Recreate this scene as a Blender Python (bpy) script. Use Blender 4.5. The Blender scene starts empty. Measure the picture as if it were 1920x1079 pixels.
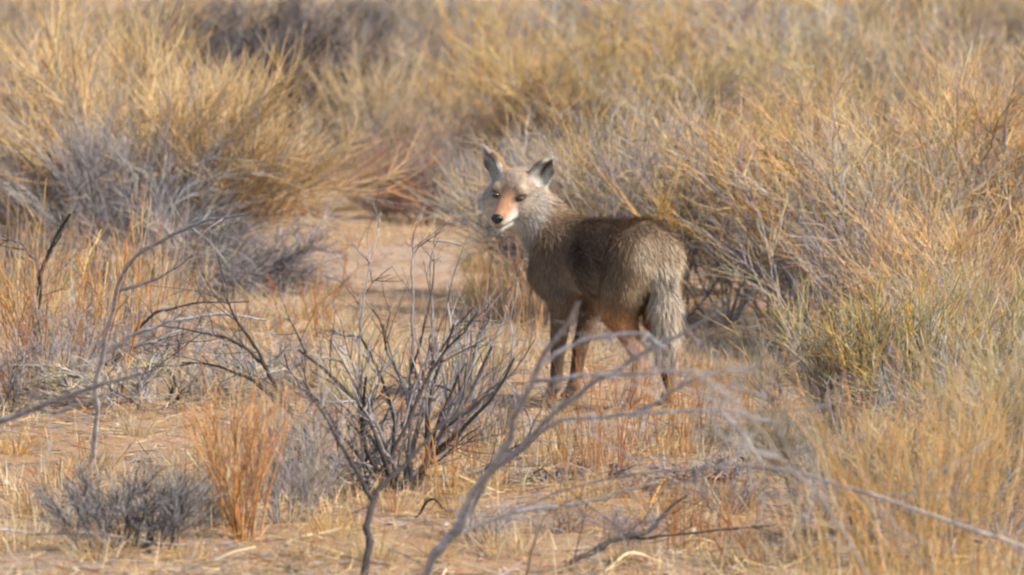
import bpy, math
import numpy as np
from mathutils import Vector, Matrix

# ------------------------------------------------------------------ camera, sky, sun, exposure
scene = bpy.context.scene
CAM = np.array([0.0, 0.0, 1.60])
FPX = 11400.0                       # focal length in pixels of the 1920 wide frame
TILT = 0.08 - (755 - 539.5) / FPX   # camera looks this far below the horizon (rad)
cam_data = bpy.data.cameras.new("camera")
cam_data.sensor_width = 36.0
cam_data.lens = FPX / 1920.0 * 36.0
cam_data.clip_start = 0.5
cam_data.clip_end = 3000.0
cam_data.dof.use_dof = True
cam_data.dof.focus_distance = 18.6
cam_data.dof.aperture_fstop = 6.3
camera = bpy.data.objects.new("camera", cam_data)
camera.location = CAM
camera.rotation_euler = (math.pi / 2 - TILT, 0, 0)
scene.collection.objects.link(camera)
scene.camera = camera

SUN_AZ = math.radians(115.0)        # clockwise from +Y (away from the camera): right and a little behind the camera
SUN_EL = math.radians(40.0)
world = bpy.data.worlds.new("World")
scene.world = world
world.use_nodes = True
wn = world.node_tree
wn.nodes.clear()
sky = wn.nodes.new("ShaderNodeTexSky")
sky.sky_type = 'NISHITA'
sky.sun_disc = False
sky.sun_elevation = SUN_EL
sky.sun_rotation = SUN_AZ
bg = wn.nodes.new("ShaderNodeBackground")
bg.inputs["Strength"].default_value = 0.15
wo = wn.nodes.new("ShaderNodeOutputWorld")
wn.links.new(sky.outputs[0], bg.inputs[0])
wn.links.new(bg.outputs[0], wo.inputs[0])

sun_data = bpy.data.lights.new("sun", 'SUN')
sun_data.energy = 4.0
sun_data.angle = math.radians(0.53)
sun_data.color = (1.0, 0.93, 0.82)
sun = bpy.data.objects.new("sun", sun_data)
to_sun = Vector((math.sin(SUN_AZ) * math.cos(SUN_EL), math.cos(SUN_AZ) * math.cos(SUN_EL), math.sin(SUN_EL)))
sun.rotation_euler = to_sun.to_track_quat('Z', 'Y').to_euler()
sun.location = (10, 10, 20)
scene.collection.objects.link(sun)

scene.view_settings.view_transform = 'Standard'
scene.view_settings.look = 'None'
scene.view_settings.gamma = 1.0
scene.view_settings.use_curve_mapping = False
scene.view_settings.exposure = 0.62
scene.render.engine = 'CYCLES'
scene.cycles.filter_width = 2.3
scene.cycles.use_adaptive_sampling = True
scene.cycles.adaptive_threshold = 0.02
scene.cycles.use_denoising = True
scene.cycles.max_bounces = 4
scene.cycles.diffuse_bounces = 2
scene.cycles.glossy_bounces = 1
scene.cycles.transmission_bounces = 2
scene.cycles.debug_use_spatial_splits = True

# ------------------------------------------------------------------ helpers
COL = scene.collection


def ground_z(x, y):
    x = np.asarray(x, float); y = np.asarray(y, float)
    z = 0.018 * np.sin(1.3 * x + 0.7 * y) + 0.014 * np.sin(2.9 * x - 1.1 * y + 1.0) + 0.007 * np.sin(7.1 * x + 5.3 * y)
    z = z + 0.006 * np.sin(13.0 * x - 9.0 * y + 2.0)
    z = z * (1 - 0.9 * np.exp(-(((x - 0.35) ** 2 + (y - 19.8) ** 2) / 0.5)))
    return z


def ray(px, py):
    v = np.array([(px - 960.0) / FPX, 1.0, (539.5 - py) / FPX])
    c, s = math.cos(TILT), math.sin(TILT)
    return np.array([v[0], v[1] * c + v[2] * s, -v[1] * s + v[2] * c])


def on_ground(px, py):
    r = ray(px, py)
    p = CAM + r * (-CAM[2] / r[2])
    p[2] = float(ground_z(p[0], p[1]))
    return p


def at(px, py, dist):
    r = ray(px, py)
    return CAM + r * (dist / r[1])


def norm(v):
    return v / np.maximum(np.linalg.norm(v, axis=-1, keepdims=True), 1e-9)


def raw_mesh(name, verts, faces4=None, faces3=None, cols=None, smooth=True):
    """mesh from numpy arrays; cols is one RGB per vertex"""
    me = bpy.data.meshes.new(name)
    verts = np.asarray(verts, np.float32)
    n4 = 0 if faces4 is None else len(faces4)
    n3 = 0 if faces3 is None else len(faces3)
    me.vertices.add(len(verts))
    me.vertices.foreach_set("co", verts.ravel())
    idx, start = [], []
    if n4:
        idx.append(np.asarray(faces4, np.int32).ravel())
        start.append(np.arange(n4, dtype=np.int32) * 4)
    if n3:
        idx.append(np.asarray(faces3, np.int32).ravel())
        start.append(np.arange(n3, dtype=np.int32) * 3 + n4 * 4)
    idx = np.concatenate(idx); start = np.concatenate(start)
    me.loops.add(len(idx)); me.loops.foreach_set("vertex_index", idx)
    me.polygons.add(n4 + n3); me.polygons.foreach_set("loop_start", start)
    me.update(calc_edges=True)
    me.polygons.foreach_set("use_smooth", np.full(n4 + n3, smooth))
    if cols is not None:
        a = me.color_attributes.new("Col", 'FLOAT_COLOR', 'POINT')
        c = np.ones((len(verts), 4), np.float32)
        c[:, :3] = np.clip(cols, 0, 1)
        a.data.foreach_set("color", c.ravel())
    return me


class Strands:
    """collects tubes and ribbons and builds them as one mesh"""

    def __init__(self):
        self.v, self.f, self.c, self.n = [], [], [], 0

    def tube(self, pts, r, col, sides=3):
        N, K, _ = pts.shape
        t = norm(np.gradient(pts, axis=1))
        ref = np.where(np.abs(t[:, :1, 2:3]) > 0.9, np.array([1.0, 0, 0]), np.array([0, 0, 1.0]))
        u = norm(np.cross(t, np.broadcast_to(ref, t.shape)))
        w = np.cross(t, u)
        a = np.arange(sides) * 2 * math.pi / sides
        ring = u[:, :, None, :] * np.cos(a)[None, None, :, None] + w[:, :, None, :] * np.sin(a)[None, None, :, None]
        V = pts[:, :, None, :] + ring * r[:, :, None, None]
        base = self.n + np.arange(N * K * sides).reshape(N, K, sides)
        nx = np.roll(base, -1, axis=2)
        F = np.stack([base[:, :-1], nx[:, :-1], nx[:, 1:], base[:, 1:]], -1).reshape(-1, 4)
        self.v.append(V.reshape(-1, 3)); self.f.append(F)
        self.c.append(np.repeat(col.reshape(-1, 3), sides, axis=0))
        self.n += N * K * sides

    def ribbon(self, pts, w, col, rng, ref=None):
        N, K, _ = pts.shape
        t = norm(np.gradient(pts, axis=1))
        rnd = norm(rng.normal(size=(N, 1, 3))) if ref is None else norm(ref)[:, None]
        u = norm(np.cross(t, np.broadcast_to(rnd, t.shape)))
        V = np.stack([pts - u * w[:, :, None] * 0.5, pts + u * w[:, :, None] * 0.5], 2)
        base = self.n + np.arange(N * K * 2).reshape(N, K, 2)
        F = np.stack([base[:, :-1, 0], base[:, :-1, 1], base[:, 1:, 1], base[:, 1:, 0]], -1).reshape(-1, 4)
        self.v.append(V.reshape(-1, 3)); self.f.append(F)
        self.c.append(np.repeat(col.reshape(-1, 3), 2, axis=0))
        self.n += N * K * 2

    def mesh(self, name, mat, smooth=True):
        me = raw_mesh(name, np.concatenate(self.v), np.concatenate(self.f), None, np.concatenate(self.c), smooth)
        me.materials.append(mat)
        return me


def walk(rng, start, d, L, K, curl, up):
    """N polylines of K points that wander a little; up bends them skyward (or down when negative)"""
    N = len(start)
    pts = np.empty((N, K, 3)); p = np.array(start, float); d = norm(np.array(d, float))
    seg = np.broadcast_to(np.asarray(L, float), (N,))[:, None] / (K - 1)
    up = np.broadcast_to(np.asarray(up, float), (N,))
    for k in range(K):
        pts[:, k] = p
        d = d + curl * rng.normal(size=(N, 3))
        d[:, 2] += up
        d = norm(d)
        p = p + d * seg
    return pts


def sprout(rng, pts, n_each, t0, t1, ang, ang_j):
    """points and directions for n_each side shoots on each polyline"""
    N, K, _ = pts.shape
    i = np.repeat(np.arange(N), n_each)
    t = rng.uniform(t0, t1, len(i)) * (K - 1)
    k = np.minimum(t.astype(int), K - 2); f = (t - k)[:, None]
    a, b = pts[i, k], pts[i, k + 1]
    pos = a * (1 - f) + b * f
    tan = norm(b - a)
    perp = norm(np.cross(tan, rng.normal(size=tan.shape)))
    th = np.abs(ang + ang_j * rng.normal(size=len(i)))[:, None]
    return i, t / (K - 1), pos, norm(tan * np.cos(th) + perp * np.sin(th))


def fade(c0, c1, N, K, rng, jit=0.12, power=1.0, tint=0.045):
    """colour per point along each strand, from c0 to c1, every strand a little different"""
    t = (np.linspace(0, 1, K) ** power)[None, :, None]
    c0 = np.asarray(c0, float); c1 = np.asarray(c1, float)
    a = np.broadcast_to(c0 if c0.ndim == 2 else c0[None], (N, 3)) * np.exp(jit * rng.normal(size=(N, 1)))
    b = np.broadcast_to(c1 if c1.ndim == 2 else c1[None], (N, 3)) * np.exp(jit * rng.normal(size=(N, 1)))
    hue = 1 + tint * rng.normal(size=(N, 1, 3))
    return (a[:, None] * (1 - t) + b[:, None] * t) * hue


def pick(rng, N, palette, weights=None):
    pal = np.asarray(palette, float)
    w = None if weights is None else np.asarray(weights, float) / np.sum(weights)
    return pal[rng.choice(len(pal), N, p=w)]


def taper(N, K, r0, r1):
    r0 = np.broadcast_to(np.asarray(r0, float), (N,))[:, None]
    r1 = np.broadcast_to(np.asarray(r1, float), (N,))[:, None]
    t = np.linspace(0, 1, K)[None]
    return r0 * (1 - t) + r1 * t


def new_obj(name, data, parent=None, loc=None):
    o = bpy.data.objects.new(name, data)
    COL.objects.link(o)
    if parent is not None:
        o.parent = parent
    if loc is not None:
        o.location = loc
    return o


def tag(o, label=None, cat=None, group=None, kind=None):
    for k, v in (("label", label), ("category", cat), ("group", group), ("kind", kind)):
        if v:
            o[k] = v
    return o


def copy_tree(o, parent=None):
    c = o.copy(); COL.objects.link(c); c.parent = parent
    for ch in list(o.children):
        copy_tree(ch, c)
    return c


# ------------------------------------------------------------------ materials
def plant_material(name, rough=0.75, trans=0.0, spec=0.2, mottle=0.25, scale=60.0, vary=True):
    """colour from the strand attribute, mottled by noise, part of the light passing through thin blades"""
    m = bpy.data.materials.new(name); m.use_nodes = True
    nt = m.node_tree; nt.nodes.clear()
    out = nt.nodes.new("ShaderNodeOutputMaterial")
    p = nt.nodes.new("ShaderNodeBsdfPrincipled")
    p.inputs["Roughness"].default_value = rough
    p.inputs["Specular IOR Level"].default_value = spec
    at_ = nt.nodes.new("ShaderNodeAttribute"); at_.attribute_name = "Col"
    tc = nt.nodes.new("ShaderNodeTexCoord")
    nz = nt.nodes.new("ShaderNodeTexNoise"); nz.inputs["Scale"].default_value = scale; nz.inputs["Detail"].default_value = 2
    nt.links.new(tc.outputs["Object"], nz.inputs["Vector"])
    mr = nt.nodes.new("ShaderNodeMapRange")
    mr.inputs[1].default_value = 0.3; mr.inputs[2].default_value = 0.7
    mr.inputs[3].default_value = 1 - mottle; mr.inputs[4].default_value = 1 + mottle
    nt.links.new(nz.outputs["Fac"], mr.inputs[0])
    mul = nt.nodes.new("ShaderNodeVectorMath"); mul.operation = 'SCALE'
    nt.links.new(at_.outputs["Color"], mul.inputs[0]); nt.links.new(mr.outputs[0], mul.inputs["Scale"])
    oi = nt.nodes.new("ShaderNodeObjectInfo")
    hs = nt.nodes.new("ShaderNodeHueSaturation")
    for sock, lo, hi, k in (("Hue", 0.488, 0.512, 1.0), ("Saturation", 0.8, 1.12, 7.3), ("Value", 0.86, 1.16, 13.7)):
        w_ = nt.nodes.new("ShaderNodeMath"); w_.operation = 'MULTIPLY'; w_.inputs[1].default_value = k
        fr = nt.nodes.new("ShaderNodeMath"); fr.operation = 'FRACT'
        mp = nt.nodes.new("ShaderNodeMapRange"); mp.inputs[3].default_value = lo; mp.inputs[4].default_value = hi
        nt.links.new(oi.outputs["Random"], w_.inputs[0]); nt.links.new(w_.outputs[0], fr.inputs[0])
        nt.links.new(fr.outputs[0], mp.inputs[0])
        if vary:
            nt.links.new(mp.outputs[0], hs.inputs[sock])
    nt.links.new(mul.outputs[0], hs.inputs["Color"])
    mul = hs
    nt.links.new(mul.outputs[0], p.inputs["Base Color"])
    if trans > 0:
        tr = nt.nodes.new("ShaderNodeBsdfTranslucent")
        nt.links.new(mul.outputs[0], tr.inputs["Color"])
        mx = nt.nodes.new("ShaderNodeMixShader"); mx.inputs[0].default_value = trans
        nt.links.new(p.outputs[0], mx.inputs[1]); nt.links.new(tr.outputs[0], mx.inputs[2])
        nt.links.new(mx.outputs[0], out.inputs[0])
    else:
        nt.links.new(p.outputs[0], out.inputs[0])
    return m


M_BARK = plant_material("dry_bark", 0.85, 0.0, 0.12, 0.3, 90.0)
M_TWIG = plant_material("dry_twig", 0.65, 0.0, 0.2, 0.25, 30.0)
M_GRASS = plant_material("dry_grass", 0.65, 0.3, 0.25, 0.15, 20.0)
M_FUR = plant_material("coyote_fur", 0.75, 0.0, 0.2, 0.12, 35.0, False)
M_SKIN = plant_material("coyote_skin", 0.9, 0.0, 0.05, 0.2, 60.0, False)


def plain_material(name, col, rough, noise=0.15, scale=80.0, coat=0.0):
    m = bpy.data.materials.new(name); m.use_nodes = True
    nt = m.node_tree
    p = nt.nodes["Principled BSDF"]
    p.inputs["Roughness"].default_value = rough
    p.inputs["Coat Weight"].default_value = coat
    tc = nt.nodes.new("ShaderNodeTexCoord")
    nz = nt.nodes.new("ShaderNodeTexNoise"); nz.inputs["Scale"].default_value = scale
    nt.links.new(tc.outputs["Object"], nz.inputs["Vector"])
    mx = nt.nodes.new("ShaderNodeMix"); mx.data_type = 'RGBA'
    mx.inputs[6].default_value = tuple(c * (1 - noise) for c in col) + (1,)
    mx.inputs[7].default_value = tuple(min(1, c * (1 + noise)) for c in col) + (1,)
    nt.links.new(nz.outputs["Fac"], mx.inputs[0])
    nt.links.new(mx.outputs[2], p.inputs["Base Color"])
    return m

# ------------------------------------------------------------------ ground
def soil_material():
    m = bpy.data.materials.new("desert_soil"); m.use_nodes = True
    nt = m.node_tree; p = nt.nodes["Principled BSDF"]
    p.inputs["Roughness"].default_value = 0.95
    p.inputs["Specular IOR Level"].default_value = 0.1
    g = nt.nodes.new("ShaderNodeNewGeometry")

    def noise(scale, detail=4, rough=0.6):
        n = nt.nodes.new("ShaderNodeTexNoise")
        n.inputs["Scale"].default_value = scale; n.inputs["Detail"].default_value = detail
        n.inputs["Roughness"].default_value = rough
        nt.links.new(g.outputs["Position"], n.inputs["Vector"])
        return n

    def ramp(src, stops):
        r = nt.nodes.new("ShaderNodeValToRGB")
        r.color_ramp.elements[0].position, r.color_ramp.elements[0].color = stops[0][0], stops[0][1] + (1,)
        r.color_ramp.elements[1].position, r.color_ramp.elements[1].color = stops[-1][0], stops[-1][1] + (1,)
        for pos, c in stops[1:-1]:
            e = r.color_ramp.elements.new(pos); e.color = c + (1,)
        nt.links.new(src, r.inputs[0])
        return r

    def mix(fac, a, b, mode='MIX'):
        x = nt.nodes.new("ShaderNodeMix"); x.data_type = 'RGBA'; x.blend_type = mode
        if isinstance(fac, float):
            x.inputs[0].default_value = fac
        else:
            nt.links.new(fac, x.inputs[0])
        nt.links.new(a, x.inputs[6]); nt.links.new(b, x.inputs[7])
        return x.outputs[2]

    big = ramp(noise(0.9, 3).outputs["Fac"], [(0.35, (0.50, 0.275, 0.14)), (0.5, (0.54, 0.335, 0.185)), (0.65, (0.58, 0.435, 0.31))])
    mid = ramp(noise(9.0, 5, 0.7).outputs["Fac"], [(0.3, (0.36, 0.225, 0.14)), (0.5, (0.53, 0.335, 0.195)), (0.72, (0.62, 0.475, 0.345))])
    fine = ramp(noise(130.0, 3, 0.7).outputs["Fac"], [(0.32, (0.55, 0.5, 0.46)), (0.5, (1, 1, 1)), (0.7, (1.25, 1.2, 1.15))])
    c = mix(0.5, big.outputs[0], mid.outputs[0])
    # a wash of paler, pinkish sand laid down in the clearing
    wash = nt.nodes.new("ShaderNodeVectorMath"); wash.operation = 'SUBTRACT'
    nt.links.new(g.outputs["Position"], wash.inputs[0]); wash.inputs[1].default_value = tuple(on_ground(720, 500))
    sc_ = nt.nodes.new("ShaderNodeVectorMath"); sc_.operation = 'MULTIPLY'; sc_.inputs[1].default_value = (0.85, 0.26, 0)
    nt.links.new(wash.outputs[0], sc_.inputs[0])
    ln = nt.nodes.new("ShaderNodeVectorMath"); ln.operation = 'LENGTH'; nt.links.new(sc_.outputs[0], ln.inputs[0])
    ad = nt.nodes.new("ShaderNodeMath"); ad.operation = 'ADD'
    nt.links.new(ln.outputs["Value"], ad.inputs[0]); nt.links.new(noise(3.0, 4).outputs["Fac"], ad.inputs[1])
    fall = ramp(ad.outputs[0], [(0.85, (0.75, 0.75, 0.75)), (1.0, (0, 0, 0))])
    pale = ramp(noise(5.0, 4).outputs["Fac"], [(0.35, (0.55, 0.36, 0.23)), (0.65, (0.62, 0.47, 0.36))])
    c = mix(fall.outputs[0], c, pale.outputs[0])
    c = mix(0.8, c, fine.outputs[0], 'MULTIPLY')
    nt.links.new(c, p.inputs["Base Color"])
    b1 = nt.nodes.new("ShaderNodeBump"); b1.inputs["Strength"].default_value = 0.8; b1.inputs["Distance"].default_value = 0.03
    nt.links.new(noise(22.0, 8, 0.75).outputs["Fac"], b1.inputs["Height"])
    b2 = nt.nodes.new("ShaderNodeBump"); b2.inputs["Strength"].default_value = 0.8; b2.inputs["Distance"].default_value = 0.008
    nt.links.new(noise(160.0, 3, 0.6).outputs["Fac"], b2.inputs["Height"])
    nt.links.new(b1.outputs[0], b2.inputs["Normal"])
    nt.links.new(b2.outputs[0], p.inputs["Normal"])
    return m


def build_ground():
    xs = np.concatenate([-np.geomspace(900, 7, 14), np.linspace(-6, 6, 161), np.geomspace(7, 900, 14)])
    ys = np.concatenate([np.linspace(-200, 6, 8), np.linspace(8, 36, 361), np.linspace(37, 90, 60), np.geomspace(95, 1800, 14)])
    X, Y = np.meshgrid(xs, ys)
    Z = ground_z(X, Y)
    rg = np.random.default_rng(5)
    near = (np.abs(X) < 6.1) & (Y > 8) & (Y < 36)
    Z = Z + near * rg.normal(size=Z.shape) * 0.004
    V = np.stack([X, Y, Z], -1).reshape(-1, 3)
    ny, nx = X.shape
    I = np.arange(ny * nx).reshape(ny, nx)
    F = np.stack([I[:-1, :-1], I[:-1, 1:], I[1:, 1:], I[1:, :-1]], -1).reshape(-1, 4)
    me = raw_mesh("ground", V, F)
    me.materials.append(soil_material())
    o = new_obj("ground", me)
    tag(o, "orange tan desert sand with dry litter under the brush", "ground", kind="structure")


build_ground()

# ------------------------------------------------------------------ coyote
def sunset_nets(F, org, h):
    """naive surface nets: quads of the zero level of the field F"""
    S = F < 0
    nx, ny, nz = F.shape
    cnt = np.zeros((nx - 1, ny - 1, nz - 1), np.int8)
    for dx in (0, 1):
        for dy in (0, 1):
            for dz in (0, 1):
                cnt += S[dx:nx - 1 + dx, dy:ny - 1 + dy, dz:nz - 1 + dz]
    act = (cnt > 0) & (cnt < 8)
    ijk = np.argwhere(act)
    vid = np.full(act.shape, -1, np.int64); vid[act] = np.arange(len(ijk))
    acc = np.zeros((len(ijk), 3)); num = np.zeros(len(ijk))
    corners = [(0, 0, 0), (1, 0, 0), (0, 1, 0), (1, 1, 0), (0, 0, 1), (1, 0, 1), (0, 1, 1), (1, 1, 1)]
    for a in range(8):
        for b in range(a + 1, 8):
            ca, cb = np.array(corners[a]), np.array(corners[b])
            if np.abs(ca - cb).sum() != 1:
                continue
            fa = F[ijk[:, 0] + ca[0], ijk[:, 1] + ca[1], ijk[:, 2] + ca[2]]
            fb = F[ijk[:, 0] + cb[0], ijk[:, 1] + cb[1], ijk[:, 2] + cb[2]]
            m = (fa < 0) != (fb < 0)
            t = fa[m] / (fa[m] - fb[m])
            acc[m] += ca + (cb - ca) * t[:, None]
            num[m] += 1
    V = org + (ijk + acc / num[:, None]) * h
    quads = []
    for ax in range(3):
        o1, o2 = [(1, 2), (2, 0), (0, 1)][ax]
        sl0 = [slice(None)] * 3; sl1 = [slice(None)] * 3
        sl0[ax] = slice(0, -1); sl1[ax] = slice(1, None)
        A, B = S[tuple(sl0)], S[tuple(sl1)]
        e = np.argwhere(A != B)
        ok = (e[:, o1] > 0) & (e[:, o2] > 0) & (e[:, o1] < F.shape[o1] - 1) & (e[:, o2] < F.shape[o2] - 1)
        e = e[ok]
        inside = A[e[:, 0], e[:, 1], e[:, 2]]
        q = []
        for d1, d2 in ((-1, -1), (0, -1), (0, 0), (-1, 0)):
            c = e.copy(); c[:, o1] += d1; c[:, o2] += d2
            q.append(vid[c[:, 0], c[:, 1], c[:, 2]])
        q = np.stack(q, -1)
        q[~inside] = q[~inside][:, ::-1]
        quads.append(q)
    return V, np.concatenate(quads)


class Flesh:
    """a list of tapered capsules blended into one body; each carries its coat: region, comb direction, hair length"""

    def __init__(self):
        self.p = []

    def cone(self, a, b, ra, rb, region, comb, hair, k=0.03, frame=None, sq=(1, 1, 1)):
        a, b, comb = np.array(a, float), np.array(b, float), np.array(comb, float)
        R = np.eye(3) if frame is None else frame[1]
        o = np.zeros(3) if frame is None else frame[0]
        if frame is None:
            for q in (a, b):
                q[2] += LEGGY * min(1.0, q[2] / 0.30)
        if frame is not None and len(frame) > 2:
            a, b, ra, rb = a * frame[2], b * frame[2], ra * frame[2], rb * frame[2]
        self.p.append(dict(a=a, b=b, ra=ra, rb=rb, region=region, comb=norm(R @ comb), hair=hair, k=k, R=R, o=o, sq=np.array(sq, float)))

    @staticmethod
    def dist(q, P):
        L = ((P - q["o"]) @ q["R"]) * q["sq"]
        a, b = q["a"] * q["sq"], q["b"] * q["sq"]
        ab = b - a
        t = np.clip(((L - a) @ ab) / max(ab @ ab, 1e-9), 0, 1)
        r = q["ra"] + (q["rb"] - q["ra"]) * t
        return (np.linalg.norm(L - a - t[..., None] * ab, axis=-1) - r) / q["sq"].max()

    def field(self, lo, hi, h):
        n = np.ceil((hi - lo) / h).astype(int) + 1
        F = np.full(tuple(n), 0.2, np.float32)
        for q in self.p:
            rr = max(q["ra"], q["rb"]) / q["sq"].min() + q["k"] + 0.02
            ends = np.stack([q["o"] + q["R"] @ q["a"], q["o"] + q["R"] @ q["b"]])
            i0 = np.clip(((ends.min(0) - rr - lo) / h).astype(int), 0, n - 1)
            i1 = np.clip(((ends.max(0) + rr - lo) / h).astype(int) + 2, 1, n)
            ax = [lo[d] + h * np.arange(i0[d], i1[d]) for d in range(3)]
            P = np.stack(np.meshgrid(*ax, indexing='ij'), -1)
            d = self.dist(q, P).astype(np.float32)
            s = tuple(slice(i0[d_], i1[d_]) for d_ in range(3))
            f = F[s]; k = q["k"]
            if q.get("cut"):
                hh = np.clip(0.5 - 0.5 * (f + d) / k, 0, 1)
                F[s] = f * (1 - hh) + (-d) * hh + k * hh * (1 - hh)
            else:
                hh = np.clip(0.5 + 0.5 * (d - f) / k, 0, 1)
                F[s] = d * (1 - hh) + f * hh - k * hh * (1 - hh)
        return F

    def weights(self, P, soft=0.009):
        D = np.stack([self.dist(q, P) if not q.get("cut") else np.full(len(P), 9.0) for q in self.p], -1)
        W = np.exp(-(D - D.min(1, keepdims=True)) / soft)
        return W / W.sum(1, keepdims=True)


HEADING = math.atan2(0.828, -0.56)     # the animal faces away to the left
COYOTE_AT = np.array([0.322, 19.8])
LEGGY = 0.022                         # extra leg length
HS = 1.27                              # head size


def head_frame():
    """origin and axes (forward, left, up) of the head, in the animal's own coordinates"""
    yaw, pitch, roll = math.radians(17), math.radians(9), math.radians(8)
    f = np.array([-math.sin(yaw) * math.cos(pitch), -math.cos(yaw) * math.cos(pitch), -math.sin(pitch)])
    l = norm(np.cross([0, 0, 1.0], f)); u = np.cross(f, l)
    l2 = l * math.cos(roll) - u * math.sin(roll); u2 = u * math.cos(roll) + l * math.sin(roll)
    c, s = math.cos(HEADING), math.sin(HEADING)
    W = np.array([[c, s, 0], [-s, c, 0], [0, 0, 1.0]])      # world -> animal
    R = np.stack([W @ f, W @ l2, W @ u2], 1)
    return np.array([0.352, 0.138, 0.687]), R


def coyote_flesh():
    fl = Flesh(); c = fl.cone
    B = (-1, 0, -0.25)
    # trunk, laterally narrow: deep chest, tucked loin
    c((0.215, 0, 0.442), (0.02, 0, 0.444), 0.112, 0.108, "trunk", B, 0.038, 0.03, sq=(1, 1.36, 1))
    c((0.02, 0, 0.452), (-0.20, 0, 0.476), 0.108, 0.092, "trunk", B, 0.036, 0.04, sq=(1, 1.32, 1))
    c((0.215, 0, 0.498), (-0.05, 0, 0.492), 0.066, 0.060, "trunk", B, 0.045, 0.05)
    c((-0.05, 0, 0.492), (-0.20, 0, 0.500), 0.060, 0.064, "trunk", B, 0.040, 0.05)
    c((-0.175, 0, 0.480), (-0.212, 0, 0.468), 0.096, 0.076, "rump", (-1, 0, -0.7), 0.034, 0.05, sq=(1, 1.05, 1))
    c((0.240, 0, 0.43), (0.258, 0.01, 0.40), 0.082, 0.058, "chest", (0, 0, -1), 0.040, 0.05)
    # neck bent to the left, thick winter ruff
    nk = (-0.5, -0.5, -0.7)
    c((0.235, 0.0, 0.495), (0.322, 0.045, 0.580), 0.080, 0.062, "neck", nk, 0.026, 0.05)
    c((0.325, 0.045, 0.580), (0.368, 0.098, 0.648), 0.062, 0.055, "neck", nk, 0.024, 0.05)
    c((0.275, 0.02, 0.47), (0.348, 0.085, 0.570), 0.064, 0.050, "throat", (-0.2, -0.2, -1), 0.035, 0.05)
    # fore legs
    for s, dx in ((1, 0.045), (-1, 0.045)):
        x = dx
        y = 0.058 * s
        c((0.19 + x, y * 1.05, 0.47), (0.205 + x, y * 1.25, 0.40), 0.070, 0.058, "shoulder", (-0.3, 0, -1), 0.030, 0.05, sq=(1, 1.25, 1))
        c((0.205 + x, y * 1.25, 0.40), (0.140 + x, y * 1.15, 0.325), 0.056, 0.041, "shoulder", (-0.3, 0, -1), 0.022, 0.04)
        fx = (0.040, 0.055)[s < 0]
        c((0.140 + x, y * 1.15, 0.325), (0.165 + x + fx * .6, y * 0.8, 0.165), 0.038, 0.0235, "foreleg", (0, 0, -1), 0.012, 0.03)
        c((0.165 + x + fx * .6, y * 0.8, 0.165), (0.168 + x + fx, y * 0.75, 0.05), 0.0225, 0.0185, "foreleg", (0, 0, -1), 0.008, 0.012)
        c((0.168 + x + fx, y * 0.75, 0.05), (0.195 + x + fx, y * 0.75, 0.026), 0.019, 0.020, "paw", (0.6, 0, -0.8), 0.006, 0.015)
        for j in range(4):
            yy = y * 0.75 + (j - 1.5) * 0.011
            c((0.195 + x + fx, yy, 0.018), (0.222 + x + fx - abs(j - 1.5) * 0.006, yy * 1.0, 0.011), 0.011, 0.009, "paw", (1, 0, -0.3), 0.004, 0.006)
    # hind legs: stifle forward by the belly, hock pointing back
    for s in (1, -1):
        y = 0.066 * s
        fx = (0.036, 0.034)[s < 0]
        c((-0.205, y * 0.75, 0.455), (-0.165, y * 1.05, 0.365), 0.088, 0.070, "thigh", (-0.5, 0, -1), 0.028, 0.04, sq=(1, 1.35, 1))
        c((-0.165, y * 1.05, 0.365), (-0.150 + fx * .3, y * 1.08, 0.305), 0.070, 0.050, "thigh", (-0.4, 0, -1), 0.022, 0.04, sq=(1, 1.2, 1))
        c((-0.150 + fx * .3, y * 1.08, 0.305), (-0.285 + fx, y, 0.172), 0.049, 0.0235, "shank", (-0.6, 0, -1), 0.014, 0.04)
        c((-0.292 + fx, y, 0.180), (-0.272 + fx, y, 0.05), 0.0215, 0.0185, "hock", (0, 0, -1), 0.007, 0.012)
        c((-0.272 + fx, y, 0.05), (-0.245 + fx, y, 0.026), 0.019, 0.020, "paw", (0.6, 0, -0.8), 0.006, 0.015)
        for j in range(4):
            yy = y + (j - 1.5) * 0.011
            c((-0.245 + fx, yy, 0.018), (-0.218 + fx - abs(j - 1.5) * 0.006, yy, 0.011), 0.011, 0.009, "paw", (1, 0, -0.3), 0.004, 0.006)
    # tail, hanging, bushy
    T = [(-0.225, 0.0, 0.505, .040), (-0.262, 0.0, 0.482, .038), (-0.284, -0.004, 0.420, .040), (-0.292, -0.010, 0.320, .042),
         (-0.288, -0.018, 0.230, .037), (-0.280, -0.024, 0.155, .025), (-0.274, -0.028, 0.098, .009)]
    for i in range(len(T) - 1):
        a, b = T[i], T[i + 1]
        d = np.array(b[:3]) - np.array(a[:3])
        c(a[:3], b[:3], a[3], b[3], "tail" if i else "rump", d / np.linalg.norm(d) + np.array([-.10, 0, 0]), 0.038 if 0 < i < 5 else 0.030, 0.016)
    # head
    H = head_frame() + (HS,)
    c((-0.02, 0, 0.000), (0.025, 0, 0.012), 0.058, 0.046, "crown", (-1, 0, 0.1), 0.012, 0.03, H)
    for s in (1, -1):
        c((0.0, 0.040 * s, -0.018), (0.045, 0.028 * s, -0.020), (0.044, 0.038)[s < 0], 0.029, "cheek", (-1, 0.5 * s, -0.5), 0.016, 0.03, H)
        c((-0.030, 0.056 * s, -0.036), (0.005, 0.050 * s, -0.040), (0.038, 0.028)[s < 0], (0.035, 0.028)[s < 0], "ruff", (-0.35, 0.55 * s, -0.9), 0.026, 0.03, H)
        c((0.050, 0.026 * s, 0.020), (0.058, 0.030 * s, 0.020), 0.014, 0.012, "brow", (-1, 0.2 * s, 0.4), 0.007, 0.012, H)
    c((-0.02, 0, -0.060), (0.03, 0, -0.062), 0.042, 0.030, "chin", (-1, 0, -0.5), 0.026, 0.03, H)
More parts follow.
